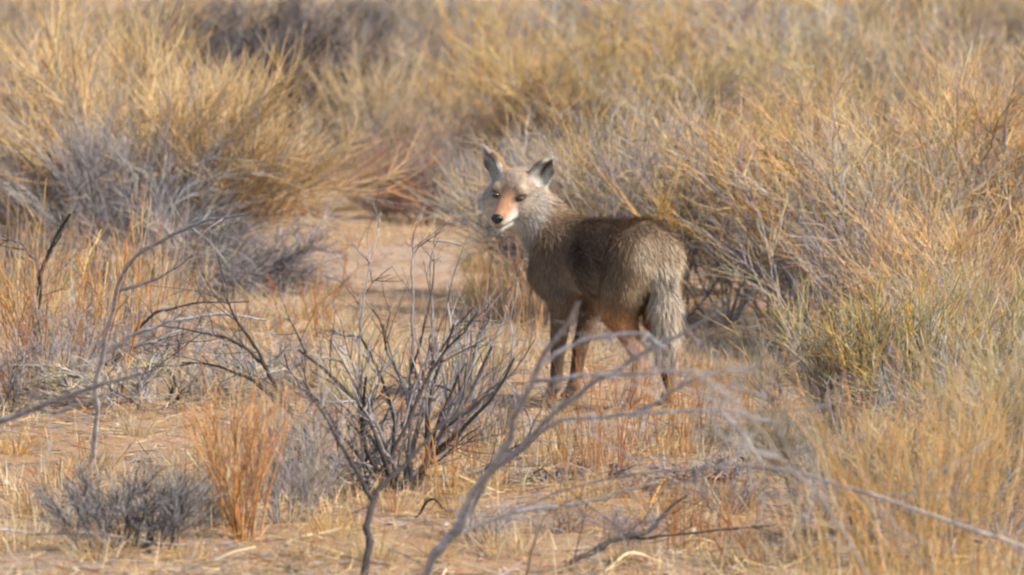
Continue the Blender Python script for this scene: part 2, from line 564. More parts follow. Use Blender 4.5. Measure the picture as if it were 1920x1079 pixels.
    c((0.045, 0, -0.010), (0.138, 0, -0.040), 0.029, 0.0165, "muzzle", (-1, 0, 0.1), 0.006, 0.02, H)
    for s in (1, -1):
        c((0.075, 0.0115 * s, -0.038), (0.136, 0.0075 * s, -0.049), 0.0195, 0.0120, "lip", (-1, 0.2 * s, -0.3), 0.006, 0.010, H)
    c((0.045, 0, -0.058), (0.125, 0, -0.0685), 0.024, 0.0105, "jaw", (-1, 0, -0.3), 0.007, 0.006, H)
    # ears: tall cones hollowed in front
    for s in (1, -1):
        base = np.array([-0.022, 0.050 * s, 0.034])
        tip = base + (np.array([-0.020, 0.038, 0.084]) if s > 0 else np.array([-0.014, -0.072, 0.088]))
        d = norm(tip - base)
        fv = np.array([0.80, 0.60, 0]) if s > 0 else np.array([0.70, -0.70, 0])
        face = norm(fv - d * (fv @ d))
        side = np.cross(d, face)
        Re = np.stack([face, side, d], 1)
        E = (H[0] + H[1] @ (base * HS), H[1] @ Re)
        Lr = np.linalg.norm(tip - base)
        c((0, 0, -0.012), (0, 0, Lr * 0.45), 0.043, 0.0360, "ear", (-0.15, 0, 1), 0.008, 0.014, E, sq=(1.35, 1, 1))
        c((0, 0, Lr * 0.45), (0, 0, Lr), 0.0360, 0.005, "ear", (-0.15, 0, 1), 0.007, 0.006, E, sq=(1.35, 1, 1))
        fl.p.append(dict(a=np.array([0.020, 0, 0.012]), b=np.array([0.0165, 0, Lr * 0.50]), ra=0.0295, rb=0.0270, region="earhole",
                         comb=d, hair=0, k=0.004, R=E[1], o=E[0], sq=np.array([0.95, 1, 1.0]), cut=True))
        fl.p.append(dict(a=np.array([0.0165, 0, Lr * 0.50]), b=np.array([0.010, 0, Lr * 0.93]), ra=0.0270, rb=0.003, region="earhole",
                         comb=d, hair=0, k=0.004, R=E[1], o=E[0], sq=np.array([0.95, 1, 1.0]), cut=True))
    return fl, H


TAN = np.array([.345, .208, .100]); GREY = np.array([.30, .265, .235]); DARK = np.array([.045, .038, .034])
CREAM = np.array([.60, .47, .32]); RUST = np.array([.50, .235, .085]); WHITE = np.array([.68, .63, .56]); BUFF = np.array([.47, .33, .19])


def coat(P, N, W, fl, H, rng):
    """root colour, tip colour of the hair at each point of the skin: pigment, plus shade in the foreleg colour"""
    n = len(P)
    x, y, z = P.T
    z = z - LEGGY * np.clip(z / 0.32, 0, 1)
    regs = [q["region"] for q in fl.p]
    def rw(*names):
        m = np.array([r in names for r in regs])
        return W[:, m].sum(1)[:, None]
    def sm(a, lo, hi):
        t = np.clip((a - lo) / (hi - lo), 0, 1)
        return (t * t * (3 - 2 * t))[:, None]
    nz = (np.sin(31 * x + 17 * z) * np.sin(23 * y + 29 * z + 1.3) + 0.6 * np.sin(67 * x - 41 * z + 53 * y))[:, None] * 0.5
    # trunk: pale belly, tawny flank, dark saddle, black-tipped back
    belly = 1 - sm(z + 0.02 * nz[:, 0], 0.365, 0.450)
    saddle = np.exp(-(((x - 0.03 - 0.02 * np.sin(40 * z)) / 0.16) ** 2 + ((z - 0.468) / 0.066) ** 2))[:, None]
    ridge = sm(z + 0.01 * nz[:, 0], 0.535, 0.575)
    saddle = np.clip(saddle * (1 + 0.35 * nz), 0, 1)
    trunk = TAN * 0.8 + GREY * 0.32 + 0.0 * saddle
    trunk = trunk * (1 - belly) + (BUFF * 0.75 + GREY * 0.35) * belly
    trunk = trunk * (1 - 0.15 * ridge) + DARK * 0.15 * ridge
    dark_t = np.clip(0.28 + 0.18 * ridge - 0.60 * belly + 0.20 * nz, 0.02, 0.97)
    rump = (TAN * 0.95 + GREY * 0.15 + 0.0 * trunk)
    chest = GREY * 0.5 + CREAM * 0.4 + 0.0 * trunk
    neck = TAN * 1.05 + GREY * 0.2 + 0.0 * trunk
    back_edge = sm(-x, 0.250, 0.280)
    thigh = (TAN * 0.85 + GREY * 0.15) * (1 - back_edge) + CREAM * 1.05 * back_edge
    low = 1 - sm(z, 0.26, 0.34)
    thigh = thigh * (1 - low) + RUST * 0.85 * low
    shank = RUST * 1.12 + 0.0 * trunk
    hock = RUST * 0.55 + CREAM * 0.40 + 0.0 * trunk
    fore = (RUST * 0.28 + GREY * 0.42) + 0.0 * trunk  # dark foreleg coat: shade on the forelegs is mixed into this colour
    fore = fore * (1 - 0.45 * np.exp(-((z - 0.12) / 0.07) ** 2)[:, None])
    shoulder = TAN * 0.75 + GREY * 0.25 + 0.0 * trunk
    paw = BUFF * 0.7 + GREY * 0.2 + 0.0 * trunk
    tip = 1 - sm(z + 0.012 * nz[:, 0], 0.135, 0.185)
    gland = np.exp(-(((z - 0.405) / 0.022) ** 2 + ((y - 0.0) / 0.02) ** 2))[:, None] * (x < -0.29)[:, None]
    tail = (GREY * 0.62 + CREAM * 0.55) + 0.0 * trunk
    tail = tail * (1 - tip) * (1 - 0.8 * gland) + DARK * (tip + 0.8 * gland * (1 - tip))
    # head, in head coordinates
    h = (P - H[0]) @ H[1] / HS
    a, b, c = h.T
    crown = GREY * 0.85 + TAN * 0.45 + 0.0 * trunk
    bridge = sm(a, 0.060, 0.078) * (1 - sm(np.abs(b), 0.018, 0.030))
    crown = crown * (1 - 0.8 * bridge) + np.array([.40, .23, .13]) * 0.8 * bridge
    muzzle = np.array([.40, .225, .125]) + 0.0 * trunk
    sidew = (1 - sm(c + 0.30 * a, -0.012, -0.004))
    muzzle = muzzle * (1 - sidew) + WHITE * 0.95 * sidew
    muzzle = muzzle * (1 - sm(a, 0.115, 0.145)) + (RUST * .5 + GREY * .3) * sm(a, 0.115, 0.145)
    cheek = GREY * 0.80 + CREAM * 0.25 + 0.0 * trunk
    under_eye = sm(a, 0.02, 0.05)
    cheek = cheek * (1 - 0.35 * under_eye) + CREAM * 0.9 * 0.35 * under_eye
    wht = (1 - sm(c, -0.042, -0.020)) * sm(a, -0.005, 0.03)
    cheek = cheek * (1 - .8 * wht) + WHITE * .8 * wht
    ruff = GREY * 0.60 + WHITE * 0.42 + 0.0 * trunk
    lo_ = (1 - sm(c, -0.065, -0.030))
    ruff = ruff * (1 - lo_ * .9) + WHITE * 1.1 * lo_ * .9
    chin = WHITE * 1.0 + 0.0 * trunk
    lip = WHITE * 1.05 + 0.0 * trunk
    jaw = WHITE * 0.85 + 0.0 * trunk
    brow = CREAM * 0.9 + 0.0 * trunk
    # ears: rusty backs, pale hairy fronts round a dark hollow
    ear = (RUST * 0.38 + TAN * 0.65) + 0.0 * trunk
    for q in [q for q in fl.p if q["region"] == "ear"]:
        e = (P - q["o"]) @ q["R"]
        front = ((N @ q["R"])[:, 0] > 0.05) & (rw("ear")[:, 0] > 0.4) & (np.abs(e[:, 1]) < .04) & (e[:, 2] > -0.02) & (e[:, 2] < .14)
        inner = np.clip(1 - np.abs(e[:, 1] - 0.004) / 0.017, 0, 1)[:, None] * sm(e[:, 2], 0.006, 0.03) * (1 - sm(e[:, 2], 0.075, 0.105))
        edge = sm(np.abs(e[:, 1]), 0.018, 0.030) * sm(e[:, 2], 0.02, 0.05)
        pale = (WHITE * 0.85 * (1 - edge) + GREY * 0.5 * edge) * (1 - inner) + DARK * 1.2 * inner
        ear = np.where(front[:, None], pale, ear)
    parts = [(trunk, ("trunk",)), (rump, ("rump",)), (chest, ("chest",)), (neck, ("neck",)), (chest * (1 - sm(z, .50, .56)) + WHITE * .9 * sm(z, .50, .56), ("throat",)), (shoulder, ("shoulder",)),
             (fore, ("foreleg",)), (paw, ("paw",)), (thigh, ("thigh",)), (shank, ("shank",)), (hock, ("hock",)), (tail, ("tail",)),
             (crown, ("crown",)), (cheek, ("cheek",)), (ruff, ("ruff",)), (brow, ("brow",)), (chin, ("chin",)), (muzzle, ("muzzle",)),
             (lip, ("lip",)), (jaw, ("jaw",)), (ear, ("ear",))]
    root = sum(col * rw(*nm) for col, nm in parts)
    top = sm(a, 0.066, 0.082) * (1 - sm(np.abs(b), 0.014, 0.025)) * sm(c + 0.30 * a, -0.006, 0.006) * (np.linalg.norm(h, axis=1) < 0.2)[:, None]
    root = root * (1 - .8 * top) + np.array([.40, .20, .10]) * .8 * top
    root = root * (1 - 0.10 * rw('trunk', 'rump', 'thigh', 'neck', 'shoulder') - 0.10 * rw('crown'))
    torso = rw('trunk', 'shoulder', 'thigh') + 0.5 * rw('neck', 'chest', 'rump')
    root = root * (1 - 0.60 * saddle * torso) + GREY * 0.06 * saddle * torso
    hind = np.exp(-(((x + 0.250) / 0.032) ** 2 + ((y - 0.060) / 0.040) ** 2 + ((z - 0.43) / 0.085) ** 2))[:, None] * rw('rump', 'thigh')
    root = root * (1 - hind) + np.array([.72, .53, .32]) * hind
    # dark rims of the eyes, the corner of the mouth
    for s in (1, -1):
        d = np.sqrt((a - 0.068) ** 2 * .35 + (b - 0.0340 * s) ** 2 * 0.42 + (c - 0.004 - 0.25 * (b * s - 0.034)) ** 2 * 2.2)
        m = np.exp(-(d / 0.0150) ** 4)[:, None]
        root = root * (1 - m) + DARK * 0.5 * m
        pale = np.exp(-(((a - 0.06) / .02) ** 2 + ((b - 0.038 * s) / .012) ** 2 + ((c + 0.014) / .007) ** 2))[:, None]
        root = root * (1 - .6 * pale) + CREAM * 1.1 * .6 * pale
    # the seam of the mouth
    line = np.exp(-((c + 0.0590 + (a - 0.1) * 0.16) / 0.0030) ** 2)[:, None] * (a > 0.055)[:, None] * rw("lip", "jaw")
    root = root * (1 - 0.8 * line) + DARK * 0.8 * line
    # black-tipped guard hairs
    pt = np.clip(rw("trunk") * dark_t + rw("neck") * 0.25 + rw("rump") * 0.42 + rw("shoulder") * 0.34 + rw("tail") * 0.16 + rw("thigh") * 0.18
                 + rw("crown") * 0.30 + rw("ruff") * 0.22 + rw("cheek") * 0.12 + rw("throat", "chest") * 0.22 + rw("foreleg") * .18, 0, 1)[:, 0]
    pt = np.clip(pt + 0.32 * (saddle * torso)[:, 0], 0, 0.9) * (1 - hind[:, 0])
    black = rng.random(n) < pt
    tipc = np.where(black[:, None], DARK * 1.6 + root * 0.2, root * 1.12)
    root2 = np.where(black[:, None], root * 0.85, root)
    return root, root2, tipc


def ellipsoid(rx, ry, rz, nu=20, nv=14):
    u = np.linspace(0, 2 * math.pi, nu, endpoint=False); v = np.linspace(0.02, math.pi - 0.02, nv)
    U, Vv = np.meshgrid(u, v)
    P = np.stack([rx * np.cos(Vv), ry * np.sin(Vv) * np.cos(U), rz * np.sin(Vv) * np.sin(U)], -1)
    I = np.arange(nu * nv).reshape(nv, nu)
    F = np.stack([I[:-1], np.roll(I, -1, 1)[:-1], np.roll(I, -1, 1)[1:], I[1:]], -1).reshape(-1, 4)
    caps = [I[0][[0, 5, 10, 15]][::-1], I[-1][[0, 5, 10, 15]]]
    return P.reshape(-1, 3), np.concatenate([F, np.array(caps)])


def build_coyote():
    rng = np.random.default_rng(11)
    fl, H = coyote_flesh()
    h = 0.0036
    lo = np.array([-0.44, -0.19, -0.012]); hi = np.array([0.60, 0.34, 0.92])
    F = fl.field(lo, hi, h)
    V, Q = sunset_nets(F, lo, h)
    # normals by face average
    fn = np.cross(V[Q[:, 2]] - V[Q[:, 0]], V[Q[:, 3]] - V[Q[:, 1]])
    vn = np.zeros_like(V)
    for k in range(4):
        np.add.at(vn, Q[:, k], fn)
    vn = norm(vn)
    W = fl.weights(V)
    skin, _, _ = coat(V, vn, W, fl, H, rng)
    root = new_obj("coyote", None)
    root.empty_display_size = 0.1
    me = raw_mesh("body", V, Q, None, skin * 0.8)
    me.materials.append(M_SKIN)
    body = new_obj("body", me, root)
    # coat: thin tapering hairs rooted in the skin
    area = np.linalg.norm(fn, axis=1) * 0.5
    hair_v = W @ np.array([q["hair"] if not q.get("cut") else 0.004 for q in fl.p])
    hf = hair_v[Q].mean(1)
    prob = area * np.clip(0.020 / np.maximum(hf, 0.004), 0.55, 2.6)
    NH = 174000
    fi = rng.choice(len(Q), NH, p=prob / prob.sum())
    bw = rng.dirichlet((1, 1, 1, 1), NH)
    P = (V[Q[fi]] * bw[:, :, None]).sum(1); Nn = norm((vn[Q[fi]] * bw[:, :, None]).sum(1))
    Wp = fl.weights(P)
    comb = norm(Wp @ np.stack([q["comb"] for q in fl.p]))
    hl = (Wp @ np.array([q["hair"] if not q.get("cut") else 0.004 for q in fl.p])) * np.clip(rng.lognormal(-0.05, 0.30, NH), 0.4, 1.9)
    tang = comb - Nn * (comb * Nn).sum(1, keepdims=True)
    tang = norm(tang + (0.06 + 1.1 * hl[:, None]) * rng.normal(size=tang.shape))
    # no hair over the eyes and the nose
    hh = (P - H[0]) @ H[1] / HS
    clear = np.ones(NH, bool)
    for s in (1, -1):
        clear &= np.linalg.norm((hh - np.array([0.068, 0.0340 * s, 0.004])) * np.array([.6, .7, 1.45]), axis=1) > 0.0118
    clear &= (hh[:, 0] < 0.147) | (np.linalg.norm(hh, axis=1) > 0.2)
    _, r_c, t_c = coat(P, Nn, Wp, fl, H, rng)
    K = 3
    t = np.linspace(0, 1, K)
    lift = 0.46 * (1 - t) + 0.16 * t
    pts = np.empty((NH, K, 3)); p = P - Nn * 0.002
    for k in range(K):
        pts[:, k] = p
        p = p + (Nn * lift[k] + tang * (1 - 0.35 * lift[k])) * (hl / (K - 1))[:, None]
    wd = np.clip(0.0009 + hl * 0.016, 0.0009, 0.0016)[:, None] * np.array([1.0, 0.85, 0.12])[None]
    tt = np.array([0, 0.45, 1.0])[None, :, None]
    jit = np.exp(0.15 * rng.normal(size=(NH, 1, 1)))
    col = (r_c[:, None] * (1 - tt) + t_c[:, None] * tt) * jit
    st = Strands()
    st.ribbon(pts[clear], wd[clear], col[clear], rng, Nn[clear] + 0.35 * rng.normal(size=(clear.sum(), 3)))
    fur = new_obj("fur", st.mesh("fur", M_FUR), body)
    fur["kind"] = "stuff"
    # eyes, nose
    iris = plain_material("coyote_eye", (0.075, 0.035, 0.010), 0.12, 0.4, 120, 1.0)
    pupil = plain_material("coyote_pupil", (0.008, 0.007, 0.006), 0.08, 0.1, 60, 1.0)
    black = plain_material("coyote_nose", (0.014, 0.012, 0.012), 0.38, 0.3, 300)
    claw = plain_material("coyote_claw", (0.03, 0.026, 0.022), 0.4)
    Rm = Matrix([list(r) for r in H[1]]).to_4x4()
    for s in (1, -1):
        ev, ef = ellipsoid(0.0125, 0.0140, 0.0085)
        m_ = raw_mesh("eye", ev, ef); m_.materials.append(iris)
        e = new_obj("eye", m_, body)
        e.matrix_local = Matrix.Translation(H[0] + H[1] @ (HS * np.array([0.0655, 0.0335 * s, 0.004]))) @ Rm @ Matrix.Rotation(0.45 * s, 4, 'Z')
        pv, pf = ellipsoid(0.0022, 0.0048, 0.0048)
        m_ = raw_mesh("pupil", pv, pf); m_.materials.append(pupil)
        new_obj("pupil", m_, e, (0.0115, 0, 0))
    nv, nf = ellipsoid(0.0135, 0.0165, 0.0135, 24, 18)
    # nostrils pressed in at either side of the front, a groove below
    for s in (1, -1):
        d = np.linalg.norm(nv - np.array([0.010, 0.0085 * s, -0.001]), axis=1)
        nv = nv - np.array([0.006, 0.0, 0])[None] * np.exp(-(d / 0.0045) ** 2)[:, None]
    nv = nv * HS
    nv[:, 1] *= np.where(nv[:, 2] < 0, 1 + nv[:, 2] * 22, 1)
    m_ = raw_mesh("nose", nv, nf); m_.materials.append(black)
    nose = new_obj("nose", m_, body)
    nose.matrix_local = Matrix.Translation(H[0] + H[1] @ (HS * np.array([0.148, 0, -0.040]))) @ Rm
    # claws
    for q in [q for q in fl.p if q["region"] == "paw" and q["rb"] == 0.009]:
        t_ = np.linspace(0, 1, 4)
        b = q["b"]
        pts = np.stack([b + np.array([0.004 + 0.012 * u, 0, 0.002 - 0.008 * u * u]) for u in t_])[None]
        s_ = Strands(); s_.tube(pts, np.array([[.0028, .0025, .0017, .0004]]), np.full((1, 4, 3), .03), 5)
        me_ = s_.mesh("claw", claw)
        new_obj("claw", me_, body)
    gz = float(ground_z(*COYOTE_AT))
    root.location = (COYOTE_AT[0], COYOTE_AT[1], gz + 0.002)
    root.rotation_euler = (0, 0, HEADING)
    tag(root, "grizzled grey and tan coyote with rusty legs looking back over its shoulder", "coyote")


build_coyote()

# ------------------------------------------------------------------ plant builders
GOLD = [(.66, .385, .115), (.60, .35, .105), (.70, .455, .175), (.52, .28, .085), (.62, .42, .20)]
STRAW = [(.68, .49, .245), (.62, .44, .205), (.72, .56, .32), (.57, .39, .165)]
GREYW = [(.34, .31, .30), (.28, .26, .26), (.42, .39, .38), (.22, .20, .20), (.38, .33, .29)]
PURPLE = [(.30, .25, .25), (.36, .30, .29), (.24, .20, .20), (.42, .35, .31)]
RUSTY = [(.50, .22, .07), (.44, .18, .06), (.56, .29, .10), (.40, .20, .09)]
BROWN = [(.26, .17, .11), (.20, .13, .09), (.33, .22, .14)]
GREENISH = [(.34, .28, .10), (.28, .245, .095), (.42, .335, .13), (.26, .22, .11), (.46, .35, .14)]
DARKW = [(.065, .055, .05), (.10, .085, .08), (.045, .038, .035)]


def make_shrub(seed, H=1.0, stems=9, n2=14, n3=14, spread=0.6, lean=(0, 0), stem_up=0.05, curl=0.10, twig_up=0.06,
               ang2=0.45, ang3=0.40, l2=(0.35, 0.65), l3=(0.18, 0.42), pal_stem=GREYW, pal2=GREYW, pal3=GOLD, tip=None,
               r=(0.006, 0.0028, 0.0013), base_r=0.05, t2=(0.12, 1.0), n4=0, l4=(.06, .14), mat3=None, thick_tip=0.35, pal2w=None):
    """an Empty with one mesh for each main stem and one crown of twigs; stands at the origin, H metres tall"""
    rng = np.random.default_rng(seed)
    az = rng.uniform(0, 2 * math.pi, stems)
    th = spread * np.sqrt(rng.uniform(0.02, 1, stems))
    d = np.stack([np.sin(th) * np.cos(az) + lean[0], np.sin(th) * np.sin(az) + lean[1], np.cos(th)], -1)
    st = np.stack([np.cos(az) * base_r * rng.uniform(.1, 1, stems), np.sin(az) * base_r * rng.uniform(.1, 1, stems), np.full(stems, -0.03)], -1)
    L = H * rng.uniform(0.55, 0.85, stems)
    K1 = 8
    P1 = walk(rng, st, d, L, K1, curl, stem_up)
    c1 = fade(pick(rng, stems, pal_stem), pick(rng, stems, pal_stem), stems, K1, rng)
    R1 = taper(stems, K1, r[0] * rng.uniform(.7, 1.3, stems), r[1] * 0.9)
    root = new_obj("shrub", None); root.empty_display_size = 0.1
    for i in range(stems):
        s = Strands(); s.tube(P1[i:i + 1], R1[i:i + 1], c1[i:i + 1], 5)
        new_obj("stem", s.mesh("stem", M_BARK), root)
    cr = Strands()
    i2, t2_, p2, d2 = sprout(rng, P1, n2, t2[0], t2[1], ang2, 0.2)
    N2 = len(i2)
    L2 = H * rng.uniform(l2[0], l2[1], N2) * (1.1 - 0.5 * t2_)
    P2 = walk(rng, p2, d2, L2, 5, curl * 1.1, twig_up)
    cr.tube(P2, taper(N2, 5, r[1], r[2]), fade(pick(rng, N2, pal2), pick(rng, N2, pal2), N2, 5, rng), 3)
    i3, t3_, p3, d3 = sprout(rng, P2, n3, 0.08, 1.0, ang3, 0.22)
    N3 = len(i3)
    L3 = H * rng.uniform(l3[0], l3[1], N3) * (1.1 - 0.5 * t3_)
    P3 = walk(rng, p3, d3, L3, 4, curl * 1.2, twig_up * 1.2)
    a = pick(rng, N3, pal3); b = pick(rng, N3, tip if tip is not None else pal3)
    hgt = np.clip(np.linalg.norm(p3, axis=1) / (0.85 * H), 0, 1) + 0.18 * rng.normal(size=N3)
    old = rng.random(N3) < np.clip(1.25 - 1.5 * hgt, 0.06, 0.95)          # old wood inside, young shoots outside
    wood = pick(rng, N3, pal2w if pal2w is not None else GREYW)
    a = np.where(old[:, None], wood, a); b = np.where(old[:, None], wood, b)
    cr.tube(P3, taper(N3, 4, r[2], r[2] * thick_tip), fade(a, b, N3, 4, rng, 0.18), 3)
    if n4:
        i4, t4_, p4, d4 = sprout(rng, P3, n4, 0.1, 1.0, 0.7, 0.3)
        N4 = len(i4)
        P4 = walk(rng, p4, d4, H * rng.uniform(l4[0], l4[1], N4), 3, curl, twig_up)
        cr.tube(P4, taper(N4, 3, r[2] * .7, r[2] * .35), fade(pick(rng, N4, pal3), pick(rng, N4, tip if tip is not None else pal3), N4, 3, rng, .2), 3)
    # nothing hangs below the soil
    o = new_obj("crown", cr.mesh("crown", mat3 or M_TWIG), root)
    o["kind"] = "stuff"
    return root


def make_tuft(seed, H=0.4, n=260, spread=0.45, lean=(0, 0), pal=STRAW, tip=None, w=0.0026, base_r=0.05, droop=-0.05, curl=0.10, K=5, stalks=0, pal_stalk=RUSTY, name="grass_tuft", sr=.0024):
    rng = np.random.default_rng(seed)
    az = rng.uniform(0, 2 * math.pi, n); rr = base_r * np.sqrt(rng.uniform(0, 1, n))
    th = spread * rng.uniform(0.05, 1, n)
    d = np.stack([np.sin(th) * np.cos(az) + lean[0], np.sin(th) * np.sin(az) + lean[1], np.cos(th)], -1)
    st = np.stack([rr * np.cos(az), rr * np.sin(az), np.full(n, -0.02)], -1)
    P = walk(rng, st, d, H * rng.uniform(0.45, 1.15, n), K, curl, droop)
    s = Strands()
    W = np.full((n, 1), w) * rng.uniform(.6, 1.3, (n, 1)) * np.array([0.8, 1, .9, .6, .15] if K == 5 else np.linspace(1, .2, K))[None]
    s.ribbon(P, W, fade(pick(rng, n, pal), pick(rng, n, tip or pal), n, K, rng, .15), rng)
    if stalks:
        az = rng.uniform(0, 2 * math.pi, stalks)
        th = spread * .8 * rng.uniform(0, 1, stalks)
        d = np.stack([np.sin(th) * np.cos(az) + lean[0], np.sin(th) * np.sin(az) + lean[1], np.cos(th)], -1)
        rr = base_r * rng.uniform(0, 1, stalks)
        st = np.stack([rr * np.cos(az), rr * np.sin(az), np.full(stalks, -0.02)], -1)
        P = walk(rng, st, d, H * rng.uniform(.8, 1.35, stalks), 6, curl * .8, 0.0)
        s.tube(P, taper(stalks, 6, sr, sr * .42), fade(pick(rng, stalks, pal_stalk), pick(rng, stalks, pal_stalk), stalks, 6, rng, .15), 4)
        i, t, p, dd = sprout(rng, P, 3, .35, .95, .5, .15)
        P2 = walk(rng, p, dd, H * rng.uniform(.12, .35, len(i)), 4, curl, 0.04)
        s.tube(P2, taper(len(i), 4, sr * .55, sr * .22), fade(pick(rng, len(i), pal_stalk), pick(rng, len(i), pal_stalk), len(i), 4, rng, .15), 3)
    o = new_obj(name, s.mesh(name, M_GRASS))
    return o


def smooth_line(ctrl, n):
    """Catmull-Rom through control points (x, y, z, radius)"""
    c = np.asarray(ctrl, float)
    c = np.vstack([2 * c[0] - c[1], c, 2 * c[-1] - c[-2]])
    m = len(c) - 3
    u = np.linspace(0, m - 1e-6, n)
    k = u.astype(int); t = (u - k)[:, None]
    a, b, d, e = c[k], c[k + 1], c[k + 2], c[k + 3]
    return 0.5 * ((2 * b) + (d - a) * t + (2 * a - 5 * b + 4 * d - e) * t ** 2 + (3 * b - a - 3 * d + e) * t ** 3)


def make_branch(seed, lines, name, twigs=10, twig_len=(.06, .2), pal=GREYW, sub=2, knots=0.08, origin=None, twig_up=0.02, twig_ang=0.7, tw_r=.0016, parts=("branch", "side_branch")):
    """a dead branch: lines is a list of control lists (x, y, z, r); the first is the main limb, each other a fork; twigs sprout along all"""
    rng = np.random.default_rng(seed)
    o0 = np.array(lines[0][0][:3]) if origin is None else np.asarray(origin, float)
    root = new_obj(name, None, None, tuple(o0)); root.empty_display_size = 0.1
    for li, ctrl in enumerate(lines):
        n = max(14, 9 * len(ctrl))
        q = smooth_line(ctrl, n)
        P = q[:, :3] - o0
        rr = np.maximum(q[:, 3], 0.0006)
        kk = np.arange(n) / 4.3
        kn = rng.normal(size=(int(kk[-1]) + 2, 3)); k0 = kk.astype(int); fk = (kk - k0)[:, None]
        P = P + (kn[k0] * (1 - fk) + kn[k0 + 1] * fk) * rr[:, None] * 0.7 * np.minimum(1, np.arange(n) / 4)[:, None]
        P = P + rng.normal(size=P.shape) * rr[:, None] * knots * 1.6 * np.minimum(1, np.arange(n) / 3)[:, None]
        s = Strands()
        rj = rr * (1 + knots * rng.normal(size=n) * 1.5)
        col = fade(pick(rng, 1, pal), pick(rng, 1, pal), 1, n, rng, tint=0.01) * np.exp(.12 * rng.normal(size=(1, n, 1)))
        s.tube(P[None], rj[None], col, 7)
        limb = new_obj(parts[0] if li == 0 else parts[1], s.mesh("branch", M_BARK), root)
        if twigs:
            nt = max(2, int(twigs * (1 if li == 0 else .6)))
            i, t, p, d = sprout(rng, P[None], nt, 0.15, 1.0, twig_ang, .25)
            Pt = walk(rng, p, d, rng.uniform(*twig_len, nt), 6, .12, twig_up)
            s2 = Strands()
            s2.tube(Pt, taper(nt, 6, tw_r, tw_r * .4), fade(pick(rng, nt, pal), pick(rng, nt, pal), nt, 6, rng), 4)
            if sub:
                i, t, p, d = sprout(rng, Pt, sub, .2, .95, .65, .2)
                Ps = walk(rng, p, d, rng.uniform(twig_len[0] * .4, twig_len[1] * .6, len(i)), 4, .12, twig_up)
                s2.tube(Ps, taper(len(i), 4, tw_r * .6, tw_r * .25), fade(pick(rng, len(i), pal), pick(rng, len(i), pal), len(i), 4, rng), 3)
            tw = new_obj("twig_spray", s2.mesh("twig_spray", M_TWIG), limb)
            tw["kind"] = "stuff"
    return root


PROTO = {}
USED = set()


def proto(kind):
    """the first plant of each kind; later ones are copies of it"""
    if kind in PROTO:
        return PROTO[kind]
    base, var = kind[:-1], int(kind[-1])
    sd = 100 + hash_name(kind)
    S = dict(l2=(.3, .65), l3=(.12, .36))
    if base == "gold":          # broom-like golden bush with grey wood inside
        o = make_shrub(sd, 1.0, 12, 13, 10, 0.72, pal_stem=GREYW, pal2=GREYW + GOLD[:2] + STRAW[:1], pal3=GOLD, tip=GOLD + STRAW, r=(.007, .0032, .0020), curl=.13, ang2=.55, ang3=.5, **S)
    elif base == "straw":       # pale mixed bush, upright
        o = make_shrub(sd, 1.0, 12, 13, 9, 0.62, pal_stem=GREYW, pal2=STRAW + GREYW + PURPLE, pal3=GOLD + STRAW + PURPLE + GREYW, tip=GOLD + STRAW, r=(.007, .0032, .0020), curl=.14, ang2=.55, ang3=.55, **S)
    elif base == "grey":        # leafless grey twigs
        o = make_shrub(sd, 1.0, 12, 12, 9, 0.8, pal_stem=DARKW + GREYW, pal2=GREYW, pal3=GREYW + PURPLE, tip=GREYW + STRAW[:1], r=(.008, .0036, .0021), curl=.19, ang2=.6, ang3=.65, **S)
    elif base == "purple":      # brownish purple twiggy bush
        o = make_shrub(sd, 1.0, 12, 13, 10, 0.75, pal_stem=GREYW, pal2=PURPLE + GREYW, pal3=PURPLE + BROWN[:1] + GOLD[:2] + STRAW[:1], tip=PURPLE + STRAW + GOLD[:1], r=(.007, .0032, .0020), curl=.17, ang2=.55, ang3=.6, **S)
    elif base == "rust":        # reddish brown bush
        o = make_shrub(sd, 1.0, 11, 12, 10, 0.75, pal_stem=BROWN, pal2=BROWN + RUSTY[:1], pal3=RUSTY + BROWN + PURPLE, tip=RUSTY + GOLD[:1], r=(.007, .0032, .0020), curl=.16, ang3=.6, pal2w=BROWN + PURPLE, **S)
    elif base == "dark":        # dark dense bush
        o = make_shrub(sd, 1.0, 12, 13, 11, 0.85, pal_stem=DARKW, pal2=DARKW + PURPLE, pal3=DARKW + DARKW + PURPLE[2:3], tip=DARKW + PURPLE[:1], r=(.008, .0036, .0023), curl=.2, ang3=.7, pal2w=DARKW, **S)
    elif base == "green":       # yellow green jointed stems
        o = make_shrub(sd, 1.0, 13, 12, 9, 0.7, pal_stem=GREYW, pal2=GREENISH + GREYW, pal3=GREENISH + GOLD + GREYW[:3], tip=GOLD + GREENISH + STRAW, r=(.006, .0032, .0021), curl=.12, ang2=.5, ang3=.5, **S)
    elif base == "stalk":       # a loose stand of slender rusty and straw stalks over grey twigs
        o = make_shrub(sd, 1.0, 24, 3, 3, 0.42, pal_stem=RUSTY, pal2=RUSTY + RUSTY + STRAW + GREYW[:2], pal3=RUSTY + STRAW + GREYW[:1], r=(.0065, .0034, .0021), curl=.07, ang2=.35, ang3=.5,
                       base_r=.30, l2=(.25, .55), l3=(.1, .28), stem_up=.02, pal2w=GREYW + STRAW)
    elif base == "bare":        # sparse dead grey shrub with dark stems
        o = make_shrub(sd, 1.0, 14, 7, 5, 0.85, pal_stem=DARKW + GREYW, pal2=GREYW + DARKW[:1], pal3=GREYW + PURPLE[:1], r=(.010, .0048, .0028), curl=.17, ang2=.6, ang3=.65, base_r=.2, l2=(.25, .5), l3=(.1, .25))
    PROTO[kind] = o
    return o


def hash_name(s):
    return sum((i + 1) * ord(c) for i, c in enumerate(s)) % 1000


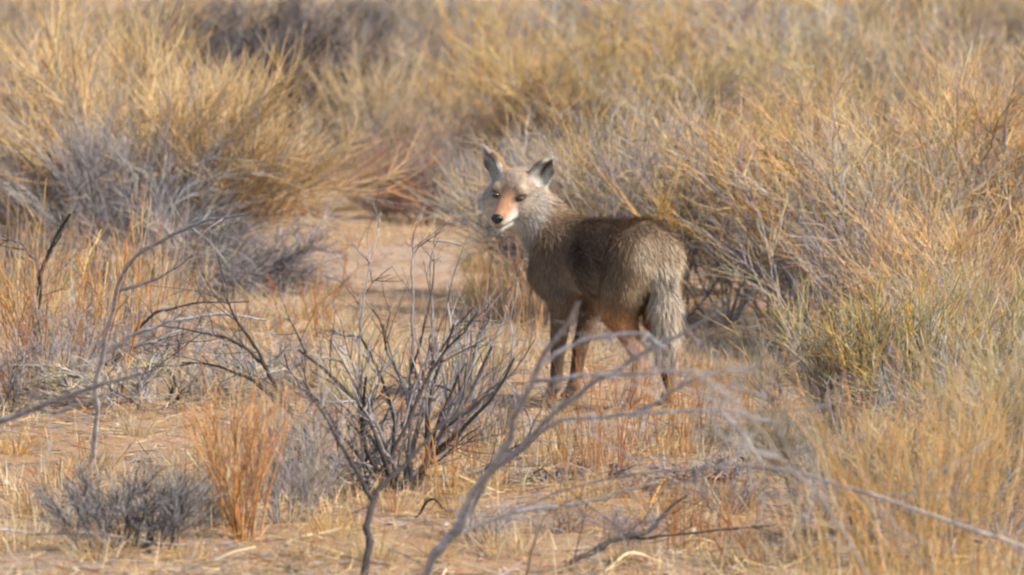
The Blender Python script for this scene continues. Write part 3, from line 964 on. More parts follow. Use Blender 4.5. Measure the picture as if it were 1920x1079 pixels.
def place(kind, p, h, label, cat="bush", group=None, rot=None, wide=1.0, name="shrub", tilt=(0, 0), seed=[0]):
    seed[0] += 1
    rg = np.random.default_rng(seed[0] * 7 + 3)
    o = proto(kind)
    if kind in USED:
        o = copy_tree(o)
    USED.add(kind)
    o.name = name
    o.location = (p[0], p[1], p[2])
    o.rotation_euler = (tilt[0], tilt[1], rg.uniform(0, 6.28) if rot is None else rot)
    o.scale = (h * wide, h * wide, h)
    tag(o, label, cat, group)
    return o


# ------------------------------------------------------------------ the brush, from the far band to the near ground
def shrub(kind, px, py, hpx, label, group=None, wide=1.0, rot=None, tilt=(0, 0), cat="bush", name="shrub"):
    p = on_ground(px, py)
    return place(kind, p, hpx * p[1] / FPX / 1.02, label, cat, group, rot, wide, name, tilt)


def own(o, px, py, hpx, label, group=None, cat="bush", name=None, rot=0.0, wide=1.0, d=None):
    p = on_ground(px, py)
    s = hpx * p[1] / FPX
    o.location = p; o.scale = (s * wide, s * wide, s); o.rotation_euler = (0, 0, rot)
    if name:
        o.name = name
    return tag(o, label, cat, group)


# far band along the top of the frame, 40 m and beyond
FAR = "far brush along the top edge"
rgf = np.random.default_rng(77)
far = [
    ("straw0", -60, 250, 330, "pale straw bush cut by the top left corner"), ("straw1", 90, 240, 330, "pale straw bush in the far brush near the top left corner"),
    ("gold1", 230, 230, 300, "far golden bush showing above the golden fan"), ("dark0", 350, 225, 290, "dark bush at the top edge, leftmost of the dark thicket"),
    ("dark1", 450, 215, 280, "dark bush at the top edge, second from left in the dark thicket"), ("dark0", 540, 220, 280, "dark bush at the top edge, third from left in the dark thicket"),
    ("purple0", 640, 215, 270, "purplish far bush at the right end of the dark thicket"), ("purple1", 740, 215, 270, "purplish far bush at the top edge, left of centre"),
    ("grey0", 830, 215, 270, "hazy grey far bush at the top edge, left of the coyote's ears"), ("purple0", 930, 205, 260, "purplish far bush at the top edge straight above the coyote's face"),
    ("grey1", 1020, 220, 270, "hazy grey far bush at the top edge above the coyote's right hand ear"), ("purple1", 1110, 215, 270, "purplish far bush at the top edge above the coyote's shoulders"),
    ("rust0", 1200, 210, 260, "reddish brown far bush at the top edge above the coyote's rump"), ("gold0", 1290, 220, 270, "golden far bush at the top edge right of the reddish brown one"),
    ("purple0", 1380, 215, 270, "purplish far bush at the top edge, left of the smoky grey bush"), ("grey0", 1470, 225, 270, "hazy grey far bush at the top edge in the upper right"),
    ("gold1", 1560, 215, 280, "golden far bush at the top edge, upper right, nearest the hazy grey one"), ("gold0", 1650, 220, 280, "golden far bush at the top edge beside the yellow green corner"),
    ("green0", 1740, 225, 300, "yellow green far bush, leftmost of three at the top right"), ("green1", 1830, 220, 300, "yellow green far bush, middle of three at the top right"),
    ("green0", 1920, 230, 300, "yellow green far bush, rightmost of three at the top right"), ("dark1", 1890, 210, 250, "dark far bush behind the yellow green ones at the top right"),
    ("purple1", 2000, 230, 300, "purplish far bush cut by the top right corner"), ("grey1", 60, 190, 250, "grey bush in the very farthest row near the top left"),
    ("purple0", 400, 185, 240, "purplish bush in the very farthest row behind the dark thicket"), ("grey0", 700, 180, 240, "grey bush in the very farthest row left of centre"),
    ("gold0", 1000, 180, 240, "golden bush in the very farthest row at centre"), ("straw1", 1350, 180, 240, "straw bush in the very farthest row right of centre"),
    ("gold1", 1700, 180, 240, "golden bush in the very farthest row near the top right")]
for k, px, py, h, lab in far:
    shrub(k, px, py, h * rgf.uniform(.95, 1.15), lab, FAR, wide=1.25)

# second band, 29 to 40 m
shrub("straw0", 40, 420, 462, "tall pale bush rising behind the left edge thicket", wide=1.00)
shrub("gold0", 190, 400, 429, "golden bush directly behind the big fan shaped golden bush", wide=1.05)
shrub("dark1", 350, 330, 407, "dark purple bush peeking over the left golden bush", wide=1.16)
shrub("dark0", 490, 330, 407, "dark grey bush at the top left of centre", wide=1.16)
shrub("rust0", 610, 325, 297, "dark reddish brown bush right of the golden fan tips", wide=1.00)
shrub("dark1", 650, 310, 330, "near black twiggy bush behind the reddish brown bush", wide=0.84)
shrub("purple0", 750, 320, 319, "purplish bush behind the bare sand, left of the coyote's ears", wide=1.16)
shrub("grey0", 850, 320, 330, "silvery grey bush in the far brush up and left of the coyote's head", wide=1.21)
shrub("gold1", 690, 405, 330, "thin yellow bush at the back edge of the sandy clearing", wide=0.73)
shrub("rust1", 730, 420, 176, "low russet bush at the back edge of the sandy clearing", wide=1.26)
shrub("rust0", 800, 425, 165, "low brown bush behind the sandy clearing, nearest the coyote's head", wide=1.37)
shrub("straw1", 800, 405, 253, "pale bush behind the low brown bushes of the clearing", wide=1.16)
shrub("gold0", 930, 400, 363, "upright golden bush above the coyote's head", wide=0.95)
shrub("grey1", 905, 425, 220, "leafless grey bush beside the coyote's left ear tip", wide=1.16)
shrub("gold2", 1010, 350, 352, "golden bush in the middle distance above the coyote's neck", wide=1.16)
shrub("gold1", 1090, 400, 396, "bright golden bush in the middle distance over the coyote's back", wide=1.05)
shrub("gold2", 1210, 390, 385, "golden bush in the middle distance above the coyote's rump", wide=1.10)
shrub("straw2", 1310, 400, 374, "straw coloured bush in the middle distance right of the coyote", wide=1.05)
shrub("purple2", 1400, 350, 420, "smoky purple bush in the blurred upper right", wide=1.21)
shrub("grey1", 1490, 360, 420, "smoky grey bush in the blurred upper right", wide=1.26)
shrub("rust1", 1440, 430, 286, "russet bush in front of the smoky purple bush", wide=1.05)
shrub("gold1", 1590, 390, 385, "golden bush in the blurred upper right beside the smoky grey bush", wide=1.16)
shrub("straw1", 1690, 400, 396, "pale golden bush in the blurred upper right", wide=1.05)
shrub("green0", 1790, 390, 418, "yellow green bush near the upper right corner", wide=1.05)
shrub("dark0", 1860, 360, 319, "dark bush near the upper right corner", wide=1.05)
shrub("straw0", 1930, 420, 418, "pale bush at the right edge below the upper corner", wide=1.05)

# third band, just behind the coyote
shrub("straw2", 1010, 550, 350, "pale twiggy bush right behind the coyote's neck", wide=.85)
shrub("purple0", 1080, 570, 403, "lavender grey bush right behind the coyote's shoulders", wide=1.05)
shrub("straw0", 1170, 585, 426, "straw and grey bush right behind the coyote's back", wide=0.95)
shrub("purple2", 1270, 600, 437, "lavender and tan bush right behind the coyote's tail", wide=1.00)
shrub("gold2", 1365, 605, 414, "golden bush with pale crossing twigs right of the coyote's tail", wide=1.00)
shrub("gold0", 1450, 590, 414, "golden tan bush two bushes right of the coyote's tail", wide=1.05)
shrub("green1", 1420, 560, 291, "small yellow green bush between the tan bushes right of the coyote", wide=0.95)
shrub("straw0", 1540, 640, 482, "tall tan bush at the edge of the clearing right of the coyote", wide=1.05)
shrub("purple1", 1600, 670, 448, "brownish bush with slanting stems at the right of the clearing", wide=1.05)
shrub("gold1", 1700, 620, 526, "tall golden bush at the right with long pale shoots", wide=0.95)
shrub("straw2", 1800, 650, 538, "tall straw bush near the right edge, middle height", wide=1.00)
shrub("gold2", 1890, 640, 538, "tall golden brown bush at the right edge", wide=1.05)

shrub("gold2", 1630, 520, 400, "golden bush in the gap between the clearing's right bushes and the upper right", wide=1.0)
shrub("straw0", 1760, 520, 420, "straw bush behind the tall straw bush near the right edge", wide=1.0)
shrub("gold0", 1870, 530, 440, "golden bush behind the tall golden brown bush at the right edge", wide=1.0)
shrub("purple2", 1660, 700, 380, "brown grey bush at the right, just above the lower right brush", wide=.95)
shrub("gold1", 1780, 730, 400, "golden bush at the right, just above the lower right brush", wide=.9)

# left: the big golden fan and its grey neighbours
fan = make_shrub(401, 1.0, 20, 15, 12, 0.80, lean=(0.42, -0.12), stem_up=-0.01, pal_stem=GREYW + DARKW[:1], pal2=STRAW + GREYW + GOLD[:2], pal3=GOLD, tip=GOLD + STRAW,
                 r=(.008, .0036, .0022), curl=.10, ang2=.42, ang3=.42,  l2=(.4, .7), l3=(.2, .45), base_r=.09)
own(fan, 255, 520, 470, "big golden bush fanning out to the right in front of the dark thicket", name="shrub", wide=1.08)
gr = make_shrub(402, 1.0, 14, 12, 9, 0.55, pal_stem=DARKW + GREYW, pal2=GREYW, pal3=GREYW + PURPLE, r=(.011, .0045, .002), curl=.13, ang2=.5, base_r=.12)
own(gr, 200, 540, 330, "old grey bush with dark forking stems at the foot of the golden fan", name="shrub", wide=.9)
dr = make_shrub(403, 1.0, 16, 12, 11, 0.95, lean=(0.75, -0.15), stem_up=-0.10, pal_stem=GREYW, pal2=GREYW, pal3=GREYW + STRAW[:1] + PURPLE, r=(.012, .005, .0030), curl=.15, twig_up=-.05, base_r=.16, pal2w=GREYW + DARKW)
own(dr, 285, 548, 320, "grey drooping dead bush leaning right over bare ground", name="shrub", wide=1.12)
dk = make_shrub(404, 1.0, 14, 12, 12, 0.9, lean=(0.1, 0.1), stem_up=-0.04, pal_stem=DARKW, pal2=DARKW + PURPLE, pal3=PURPLE + DARKW + GREYW[:2], r=(.014, .006, .003), curl=.2, base_r=.2)
own(dk, 400, 548, 165, "low dark tangle of twigs under the drooping grey bush", name="shrub", wide=1.7)
shrub("straw1", 40, 520, 370, "brownish bush at the left edge behind the rusty stalks", wide=1.0)
shrub("grey0", -30, 500, 340, "grey bush cut by the left edge of the frame", wide=1.1)
shrub("purple1", 110, 480, 300, "purplish brown bush between the left edge and the golden fan", wide=1.0)
shrub("gold0", 340, 470, 400, "second golden bush inside the right side of the golden fan", wide=.9)

# left foreground: rusty stalks and straw
def tuft(seed, px, py, hpx, label, group=None, wide=1.0, cat="grass", name="grass_tuft", **kw):
    o = make_tuft(seed, 1.0, name=name, sr=.0019 * FPX / (hpx * on_ground(px, py)[1]), **kw)
    return own(o, px, py, hpx, label, group, cat, None, 0.0, wide)


tall = dict(w=.0050, base_r=.35, spread=.65)
tuft(501, 45, 745, 230, "rusty stalked grass clump at the far left, foremost of its row", n=110, stalks=16, pal=STRAW + GOLD + GREYW[:2], wide=.8, **tall)
tuft(504, 20, 640, 260, "yellow straw clump at the left edge behind the rusty stalks", n=200, stalks=10, pal=STRAW + GOLD + GREYW[:1], wide=.9, **tall)
tuft(505, 130, 630, 230, "yellow straw clump behind the tall rusty stalks", n=200, stalks=8, pal=STRAW + GOLD, wide=.9, **tall)
tuft(506, 300, 585, 150, "yellow grass clump under the left end of the drooping grey bush", n=160, stalks=6, pal=STRAW + GOLD, wide=1.0, **tall)
shrub("stalk0", 150, 735, 390, "tall stand of rusty stalks left of the arching dead branches", name="stalk_stand", wide=.85)
shrub("stalk1", 50, 745, 330, "rusty stalk stand at the far left edge", name="stalk_stand", wide=.85)
shrub("stalk0", 255, 690, 320, "rusty stalk stand in front of the golden fan's foot", name="stalk_stand", wide=.8)
shrub("bare0", 110, 750, 230, "dark sparse shrub among the rusty stalks at left", wide=.9)
shrub("bare1", 10, 760, 200, "dark sparse shrub at the left edge below the rusty stalks", wide=1.0)
shrub("bare1", 215, 690, 260, "sparse grey shrub behind the arching dead branches", wide=.8)

# the orange upright shrub and its grey neighbours, lower left
own(make_shrub(601, 1.0, 20, 5, 3, 0.42, pal_stem=RUSTY, pal2=RUSTY + STRAW[:1], pal3=RUSTY + GOLD, pal2w=RUSTY + GREYW[:1], r=(.0072, .0040, .0024), curl=.07, ang2=.35, ang3=.45, base_r=.13, l2=(.25, .5), l3=(.1, .25), stem_up=.0),
    455, 1012, 350, "upright shrub of rusty orange stems in the lower left foreground", name="shrub", wide=.85)
own(make_shrub(602, 1.0, 12, 10, 7, 0.5, lean=(.15, 0), pal_stem=GREYW, pal2=GREYW, pal3=GREYW + STRAW, r=(.008, .004, .0024), curl=.12, base_r=.2),
    545, 975, 260, "grey twiggy shrub right beside the rusty orange shrub", name="shrub", wide=.8)
own(make_shrub(603, 1.0, 22, 10, 7, 0.6, pal_stem=DARKW, pal2=DARKW + GREYW[:2], pal3=DARKW + GREYW[:2] + PURPLE[:1], pal2w=DARKW + GREYW[:2], r=(.013, .0065, .0040), curl=.14, ang2=.5, ang3=.5, base_r=.6, l3=(.15, .35)),
    250, 1035, 165, "low smoky grey bush at the bottom left of the frame", name="shrub", wide=1.15)
own(make_shrub(604, 1.0, 12, 10, 9, 0.75, pal_stem=GREYW, pal2=GREYW + DARKW, pal3=GREYW + STRAW, r=(.014, .007, .004), curl=.14, base_r=.35),
    350, 985, 120, "small grey bush between the smoky bush and the rusty shrub", name="shrub", wide=1.2)
own(make_shrub(605, 1.0, 16, 9, 7, 1.0, stem_up=-.06, pal_stem=GREYW + DARKW, pal2=GREYW + DARKW, pal3=GREYW + STRAW, r=(.022, .01, .005), curl=.16, base_r=.5, twig_up=-.03),
    290, 765, 120, "low dead grey bush lying under the arching branches", name="shrub", wide=1.9)

# the dead twig shrub in the centre
own(make_shrub(610, 1.0, 19, 5, 3, 1.0, lean=(.12, -.05), stem_up=.05, pal_stem=DARKW + GREYW[:2], pal2=DARKW + GREYW, pal3=GREYW + DARKW + RUSTY[:1], pal2w=DARKW + GREYW[:2], r=(.0135, .0060, .0030), curl=.17, ang2=.55, ang3=.6, l2=(.25, .5), base_r=.18),
    745, 912, 450, "leafless dark twiggy shrub in the centre foreground left of the coyote", name="shrub", wide=.95)
own(make_shrub(611, 1.0, 12, 6, 4, 0.95, lean=(-.1, 0), pal_stem=DARKW, pal2=DARKW + GREYW, pal3=GREYW + DARKW, r=(.018, .008, .004), curl=.17, ang2=.6, base_r=.25),
    640, 900, 180, "low dark twiggy shrub at the left foot of the centre shrub", name="shrub", wide=1.1)
own(make_shrub(612, 1.0, 9, 5, 3, 0.6, lean=(.45, -.05), pal_stem=GREYW + DARKW[:1], pal2=GREYW, pal3=GREYW + STRAW[:1], r=(.011, .0052, .003), curl=.12, base_r=.12),
    830, 850, 300, "slender grey shrub leaning right toward the coyote's forelegs", name="shrub", wide=.9)


def line(pts, d0, d1, r0, r1):
    n = len(pts)
    out = []
    for i, (px, py) in enumerate(pts):
        t = i / (n - 1)
        p = at(px, py, d0 + (d1 - d0) * t)
        out.append((p[0], p[1], p[2], r0 + (r1 - r0) * t))
    return out


B = make_branch
PALEW = [(.29, .285, .295), (.34, .33, .335), (.25, .245, .255)]
tag(B(701, [line([(770, 905), (768, 800), (772, 690), (775, 580), (774, 480), (776, 440)], 16.9, 17.2, .006, .002),
            line([(770, 760), (800, 680), (812, 590), (805, 500), (822, 445)], 17.0, 17.3, .0045, .0015),
            line([(772, 700), (795, 620), (808, 560), (815, 480)], 17.0, 17.2, .004, .0013),
            line([(774, 480), (790, 460), (835, 430)], 17.2, 17.3, .0022, .001)], "dead_sapling", 7, (.05, .16), DARKW + GREYW[:1]),
    "tall thin dark stems rising from the centre shrub beside the sandy clearing", "dead stem")
tag(B(702, [line([(686, 905), (672, 700), (682, 560), (705, 450), (715, 400)], 17.0, 17.3, .003, .001),
            line([(682, 560), (700, 530), (735, 500)], 17.2, 17.2, .0018, .0008)], "dead_sapling", 6, (.05, .14), DARKW + GREYW[:1]),
    "single hair thin dark stem crossing the sandy clearing", "dead stem")
p0 = on_ground(628, 553)
tag(B(703, [line([(628, 553), (642, 530), (650, 480), (655, 430)], p0[1], p0[1], .005, .0015),
            line([(640, 535), (670, 505), (725, 482)], p0[1], p0[1], .0035, .001),
            line([(616, 545), (612, 515), (605, 500)], p0[1], p0[1], .003, .001)], "dead_sapling", 4, (.05, .12), RUSTY + BROWN),
    "small reddish sapling at the near edge of the sandy clearing", "dead stem")

# arching dead branches, left
g0 = on_ground(165, 735)[1]
tag(B(711, [line([(160, 740), (190, 680), (250, 632), (330, 602), (420, 590), (500, 600)], g0, g0 - .3, .010, .003),
            line([(170, 725), (240, 655), (300, 635), (345, 615)], g0, g0 + .1, .010, .003),
            line([(250, 632), (290, 590), (360, 570), (470, 566)], g0, g0 - .2, .006, .002)], "dead_branch", 12, (.08, .3), DARKW + GREYW),
    "arching dead grey branch sweeping right from the rusty grass", "branch")
g1 = on_ground(560, 870)[1]
tag(B(712, [line([(600, 880), (560, 790), (500, 690), (450, 610), (425, 560)], g1, g1 + .2, .009, .003),
            line([(500, 690), (450, 650), (390, 625), (300, 612)], g1 + .1, g1 + .3, .006, .002),
            line([(560, 790), (500, 730), (420, 690), (340, 680)], g1 + .1, g1 + .3, .007, .0025)], "dead_branch", 14, (.08, .3), DARKW),
    "dark dead branch arching left from the centre shrub over the sand", "branch")
g2 = on_ground(68, 735)[1]
tag(B(713, [line([(68, 735), (62, 660), (66, 590), (82, 500), (100, 455), (130, 400)], g2, g2 - .2, .011, .004),
            line([(78, 520), (60, 480), (35, 455), (5, 450)], g2 - .1, g2 - .1, .005, .002),
            line([(90, 475), (115, 440), (112, 400)], g2 - .1, g2 - .2, .005, .002)], "dead_sapling", 8, (.08, .25), DARKW + GREYW[:1]),
    "dark bent stem standing in the rusty grass at far left", "dead stem")
tag(B(714, [line([(168, 885), (180, 760), (196, 640), (222, 540), (260, 480), (320, 445), (400, 412), (470, 400)], 17.6, 16.8, .009, .003),
            line([(222, 545), (300, 520), (360, 480)], 17.5, 17.1, .006, .002)], "dead_branch", 6, (.08, .25), GREYW),
    "pale grey branch curving up across the golden fan's foot", "branch")
tag(B(715, [line([(-280, 1100), (-160, 900), (-40, 800), (60, 765), (150, 735), (260, 700)], 14.6, 14.2, .010, .004),
            line([(60, 765), (120, 770), (200, 735)], 14.5, 14.4, .006, .002)], "dead_branch", 8, (.1, .3), GREYW),
    "blurred grey branch slanting in from the left edge", "branch")
tag(B(716, [line([(-220, 1050), (-30, 995), (80, 1003), (180, 1003), (300, 1018), (420, 1022), (570, 1018)], 15.2, 15.3, .0045, .002)], "dead_branch", 4, (.08, .2), GREYW),
    "long thin grey stick running level near the lower left corner", "branch")
tag(B(717, [line([(-30, 1070), (60, 1060), (130, 1052), (175, 1068)], 15.0, 15.05, .009, .005)], "dead_branch", 3, (.05, .15), DARKW),
    "dark stick lying on the sand in the lower left corner", "branch")

# foreground, out of focus
tag(B(721, [line([(770, 1130), (800, 1080), (880, 950), (950, 830), (990, 730), (1030, 660), (1065, 605), (1090, 565)], 14.2, 12.6, .0135, .003),
            line([(850, 1000), (930, 880), (1010, 800), (1090, 735), (1180, 680), (1270, 625), (1360, 580)], 13.9, 12.6, .009, .0025),
            line([(1020, 680), (1080, 645), (1150, 628), (1210, 628), (1250, 655)], 12.85, 12.7, .005, .0025),
            line([(1000, 715), (1080, 705), (1180, 702), (1260, 695), (1350, 700)], 13.0, 12.8, .005, .002)], "dead_branch", 7, (.06, .15), PALEW, 3, tw_r=.0016, twig_up=-.02),
    "large blurred grey branch rising diagonally in front of the coyote's legs", "branch")
tag(B(722, [line([(985, 822), (1070, 785), (1160, 780), (1260, 772), (1350, 770), (1450, 790)], 13.6, 12.9, .0048, .0022),
            line([(1180, 780), (1250, 740), (1330, 700), (1420, 690)], 13.8, 13.4, .005, .002),
            line([(1350, 770), (1400, 820), (1430, 870)], 13.5, 13.4, .005, .002)], "dead_branch", 12, (.1, .26), GREYW, 3, tw_r=.0018),
    "blurred level grey branch just below the coyote's feet", "branch")
tag(B(728, [line([(1720, 1390), (1640, 1120), (1560, 960), (1480, 880), (1420, 800), (1360, 735), (1300, 690)], 12.2, 11.4, .004, .0012),
            line([(1460, 860), (1400, 840), (1330, 800)], 11.9, 11.6, .003, .001),
            line([(1500, 900), (1440, 770), (1420, 690)], 11.9, 11.6, .003, .001)], "dead_branch", 22, (.06, .2), GREYW, 5, tw_r=.0011),
    "strongly blurred spray of fine grey twigs left of the lower right brush", "branch")
tag(B(723, [line([(672, 1130), (682, 1050), (692, 970), (702, 935), (740, 890), (790, 835), (850, 780), (930, 735)], 14.4, 14.9, .010, .003),
            line([(700, 938), (660, 870), (620, 800), (575, 735)], 14.6, 14.8, .007, .002)], "dead_branch", 8, (.08, .25), DARKW),
    "dark forked stem rising from the bottom edge left of the diagonal branch", "branch")
tag(B(724, [line([(1020, 1110), (1090, 1045), (1180, 1010), (1230, 985), (1255, 955), (1290, 930)], 15.0, 15.2, .0085, .003),
            line([(1180, 1010), (1260, 1005), (1380, 990), (1450, 985)], 15.1, 15.1, .004, .002)], "dead_branch", 8, (.06, .2), DARKW),
    "dark crooked branch at the bottom edge right of centre", "branch")
tag(B(725, [line([(1380, 872), (1460, 880), (1560, 905), (1680, 945), (1800, 985), (1960, 1045), (2180, 1200)], 13.2, 12.9, .0028, .0045)], "dead_branch", 14, (.08, .3), GREYW + DARKW[1:2], 3),
    "grey branch slanting down to the lower right corner", "branch")
tag(B(726, [line([(860, 1000), (960, 960), (1060, 920), (1180, 890), (1330, 880)], 14.05, 14.0, .004, .0015),
            line([(960, 960), (1080, 945), (1200, 915), (1320, 900)], 14.1, 14.2, .005, .002)], "dead_branch", 10, (.08, .25), GREYW[1:2] + GREYW[3:4] + DARKW[1:2], 2),
    "thin grey branch spreading right from the base of the diagonal branch", "branch")
g3 = on_ground(990, 1060)[1]
tag(B(727, [line([(985, 1085), (1010, 1000), (1035, 950), (1060, 880), (1075, 800)], g3, g3, .0045, .0015)], "dead_sapling", 5, (.05, .15), RUSTY + BROWN),
    "thin reddish stalk standing at the bottom edge in the centre", "dead stem")

# dark dead litter line and fallen sticks, lower right of centre
for i, (px, py, h, w, lab) in enumerate([(1030, 910, 34, 1.9, "low dark dead plant on the sand, leftmost of the dark row"),
                                         (1112, 900, 40, 1.7, "low dark dead plant in the middle of the dark row"),
                                         (1215, 915, 36, 1.8, "low dark dead plant beside the fallen straw stalks"),
                                         (1325, 905, 48, 1.9, "low dark dead plant, rightmost of the dark row"),
                                         (1425, 890, 55, 1.7, "low grey dead plant at the foot of the lower right bushes")]):
    own(make_shrub(740 + i, 1.0, 13, 5, 4, 1.25, stem_up=-.05, pal_stem=DARKW, pal2=DARKW + PURPLE, pal3=DARKW + PURPLE + GREYW[:1], r=(.05, .03, .016), curl=.25, base_r=.6),
        px, py, h, lab, name="dead_plant", cat="dead plant", wide=w, rot=i * 1.3)
rgs = np.random.default_rng(909)
sticks = [((1195, 905), (1320, 950), STRAW), ((1300, 890), (1380, 1000), STRAW), ((1185, 968), (1300, 995), STRAW), ((1250, 1015), (1370, 1025), STRAW),
          ((1330, 925), (1370, 900), RUSTY), ((1400, 945), (1436, 963), GREYW), ((1215, 955), (1260, 905), RUSTY), ((1280, 960), (1340, 905), RUSTY),
          ((1120, 1060), (1240, 1050), STRAW), ((1420, 905), (1500, 925), STRAW), ((980, 905), (1060, 935), BROWN), ((780, 970), (840, 985), DARKW)]
stick_labels = ["straw stalk slanting down right across the dark row", "pale straw stalk standing steeply at the lower right of centre", "pale straw stalk lying below the dark row",
                "pale straw stalk lying near the bottom edge right of centre", "short rusty stalk over the rightmost dark plant", "short silvery stick glinting at the lower right",
                "rusty stalk leaning left over the dark row", "rusty stalk leaning right over the dark row", "pale stick lying at the bottom edge right of centre",
                "pale stick lying under the lower right bushes", "brown stick lying at the left end of the dark row", "dark stick lying below the centre shrub"]
for i, ((a, b, pal), lab) in enumerate(zip(sticks, stick_labels)):
    pa = on_ground(*a); pb = on_ground(*b)
    up = rgs.uniform(.02, .06)
    mid = (pa + pb) / 2 + np.array([0, 0, up])
    o = B(760 + i, [[(*pa, .0035), (*mid, .0032), (*(pb + np.array([0, 0, up * .4 + .004])), .0015)]], "fallen_stalk", 3, (.03, .1), pal, 0, tw_r=.0012)
    tag(o, lab, "stalk")

# rusty seedlings in front of the coyote
for i, (px, py, h, lab) in enumerate([(1118, 900, 210, "rusty stalked seedling clump below the coyote's hind leg, tallest of its row"), (1040, 880, 120, "sparse rusty seedling below the coyote's forelegs"),
                                      (1165, 880, 180, "rusty seedling clump right of the tallest one"), (1210, 860, 160, "rusty seedling clump below the coyote's tail"),
                                      (1260, 870, 150, "sparse rusty seedling right of the coyote's tail"), (1310, 840, 140, "rightmost sparse rusty seedling before the clearing")]):
    tuft(800 + i, px, py, h, lab, n=16, stalks=13, pal=STRAW + RUSTY, spread=.25, base_r=.28, w=.006, name="seedling", cat="seedling")
for i, (px, py, h, lab) in enumerate([(1075, 985, 130, "rusty seedling at the bottom, just right of the diagonal branch"), (1260, 1010, 150, "rusty seedling at the bottom, beyond the crooked branch tip"),
                                      (1360, 1010, 170, "rusty seedling at the bottom, left of the lower right brush"), (1420, 870, 160, "rusty seedling under the blurred twig spray"),
                                      (905, 900, 150, "rusty seedling between the centre shrub and the diagonal branch"), (395, 940, 200, "rusty seedling left of the rusty orange shrub"),
                                      (1380, 800, 110, "sparse rusty seedling on the right of the clearing")]):
    tuft(870 + i, px, py, h, lab, n=16, stalks=12, pal=STRAW + RUSTY, spread=.35, base_r=.35, w=.006, name="seedling", cat="seedling", pal_stalk=RUSTY + GOLD[:2])
for i, (px, py, h, lab) in enumerate([(600, 640, 120, "rusty seedling on the sand left of the dark stems"), (520, 900, 160, "rusty seedling behind the grey twiggy shrub"), (830, 930, 140, "rusty seedling at the right foot of the centre shrub"),
                                      (940, 640, 180, "rusty stalks at the left of the coyote's chest"), (1000, 640, 170, "golden stalks crossing the coyote's shoulder from below")]):
    tuft(820 + i, px, py, h, lab, n=24, stalks=11, pal=STRAW + RUSTY, spread=.25, base_r=.25, w=.006, name="seedling", cat="seedling", pal_stalk=RUSTY if i < 4 else GOLD)

# grass by the coyote
for i, (px, py, h, lab, pal) in enumerate([(915, 560, 110, "olive grass tuft behind the coyote's chest", GREENISH + STRAW), (895, 515, 80, "olive grass tuft at the right end of the clearing", GREENISH + STRAW),
                                           (960, 600, 90, "shaded tuft between the chest and the centre shrub", GREENISH + BROWN), (1110, 600, 60, "golden tuft seen under the coyote's belly", GOLD + STRAW),
                                           (1060, 772, 24, "small straw tuft round the coyote's forefeet", STRAW), (1190, 795, 28, "small straw tuft at the coyote's left hind foot", STRAW + RUSTY[2:3]),
                                           (1250, 800, 30, "small straw tuft at the coyote's right hind foot", STRAW + RUSTY[2:3]), (900, 740, 130, "thin straw clump between the centre shrub and the forelegs", STRAW),
                                           (850, 780, 150, "straw clump inside the right side of the centre shrub", STRAW), (660, 760, 140, "straw clump inside the left side of the centre shrub", STRAW),
                                           (1330, 720, 60, "pale grass tuft on the clearing right of the tail", STRAW), (1420, 730, 70, "pale grass tuft at the right end of the clearing", STRAW)]):
    tuft(840 + i, px, py, h, lab, n=200, pal=pal, spread=.5, base_r=.35, w=.012, wide=1.0 if h > 60 else 1.6)

# lower right: yellow green brush
own(make_shrub(901, 1.0, 16, 12, 7, 0.75, pal_stem=GREYW, pal2=GREENISH + GREYW, pal3=GREENISH + GOLD[:2], tip=GREENISH + GOLD, r=(.008, .0046, .0030), curl=.13, ang2=.5, ang3=.5, base_r=.22),
    1560, 850, 300, "yellow green bush at the left of the lower right brush", name="shrub", wide=.95)
own(make_shrub(902, 1.0, 16, 11, 7, 0.7, lean=(.05, 0), pal_stem=GREYW + DARKW, pal2=GREENISH + GREYW + STRAW, pal3=GREENISH + GREYW[:3] + GOLD[:2], tip=GOLD + GREENISH, r=(.008, .0046, .0029), curl=.15, ang2=.5, ang3=.55, base_r=.22),
    1720, 860, 360, "green and grey bush in the middle of the lower right brush", name="shrub", wide=.95)
shrub("green1", 1850, 830, 350, "grey green bush near the right edge, lower half", wide=1.0)
shrub("grey1", 1790, 790, 280, "silvery twiggy bush among the green brush at right", wide=1.0)
shrub("bare0", 1640, 900, 260, "dark sparse shrub in the heart of the lower right brush", wide=1.0)
shrub("grey0", 1890, 900, 330, "grey twiggy bush at the right edge of the lower right brush", wide=1.0)
shrub("bare1", 1760, 960, 280, "sparse grey shrub below the silvery bush at right", wide=1.1)
shrub("stalk1", 1610, 850, 270, "rusty stalk stand between the lower right bushes", name="stalk_stand", wide=.8)
shrub("stalk0", 1690, 980, 300, "rusty stalk stand low in the lower right brush", name="stalk_stand", wide=.9)
shrub("bare0", 1520, 960, 170, "dark sparse shrub under the slanting grey branch at right", wide=1.2)
shrub("green0", 1950, 960, 420, "yellow green bush cut by the right edge of the frame", wide=.9)
shrub("green2", 1610, 1000, 260, "yellow olive bush at the front of the lower right brush", wide=1.0)
shrub("gold1", 1760, 1045, 330, "golden bush at the front of the lower right brush", wide=.9)
shrub("green1", 1500, 930, 190, "small yellow olive bush at the left foot of the lower right brush", wide=1.1)
shrub("green2", 1880, 1010, 380, "yellow olive bush near the lower right corner", wide=.9)
near = dict(pal=GOLD + STRAW + GREENISH[:2], pal_stalk=GOLD + STRAW, w=.0045, base_r=.35, spread=.55)
tuft(911, 1690, 1150, 420, "golden grass clump at the bottom edge, lower right", n=90, stalks=26, **near)
tuft(913, 1840, 1200, 560, "golden grass clump nearest the bottom right corner", n=90, stalks=30, **near)
tuft(917, 1560, 1130, 260, "straw grass clump at the bottom edge left of the golden clumps", n=110, stalks=16, **near)
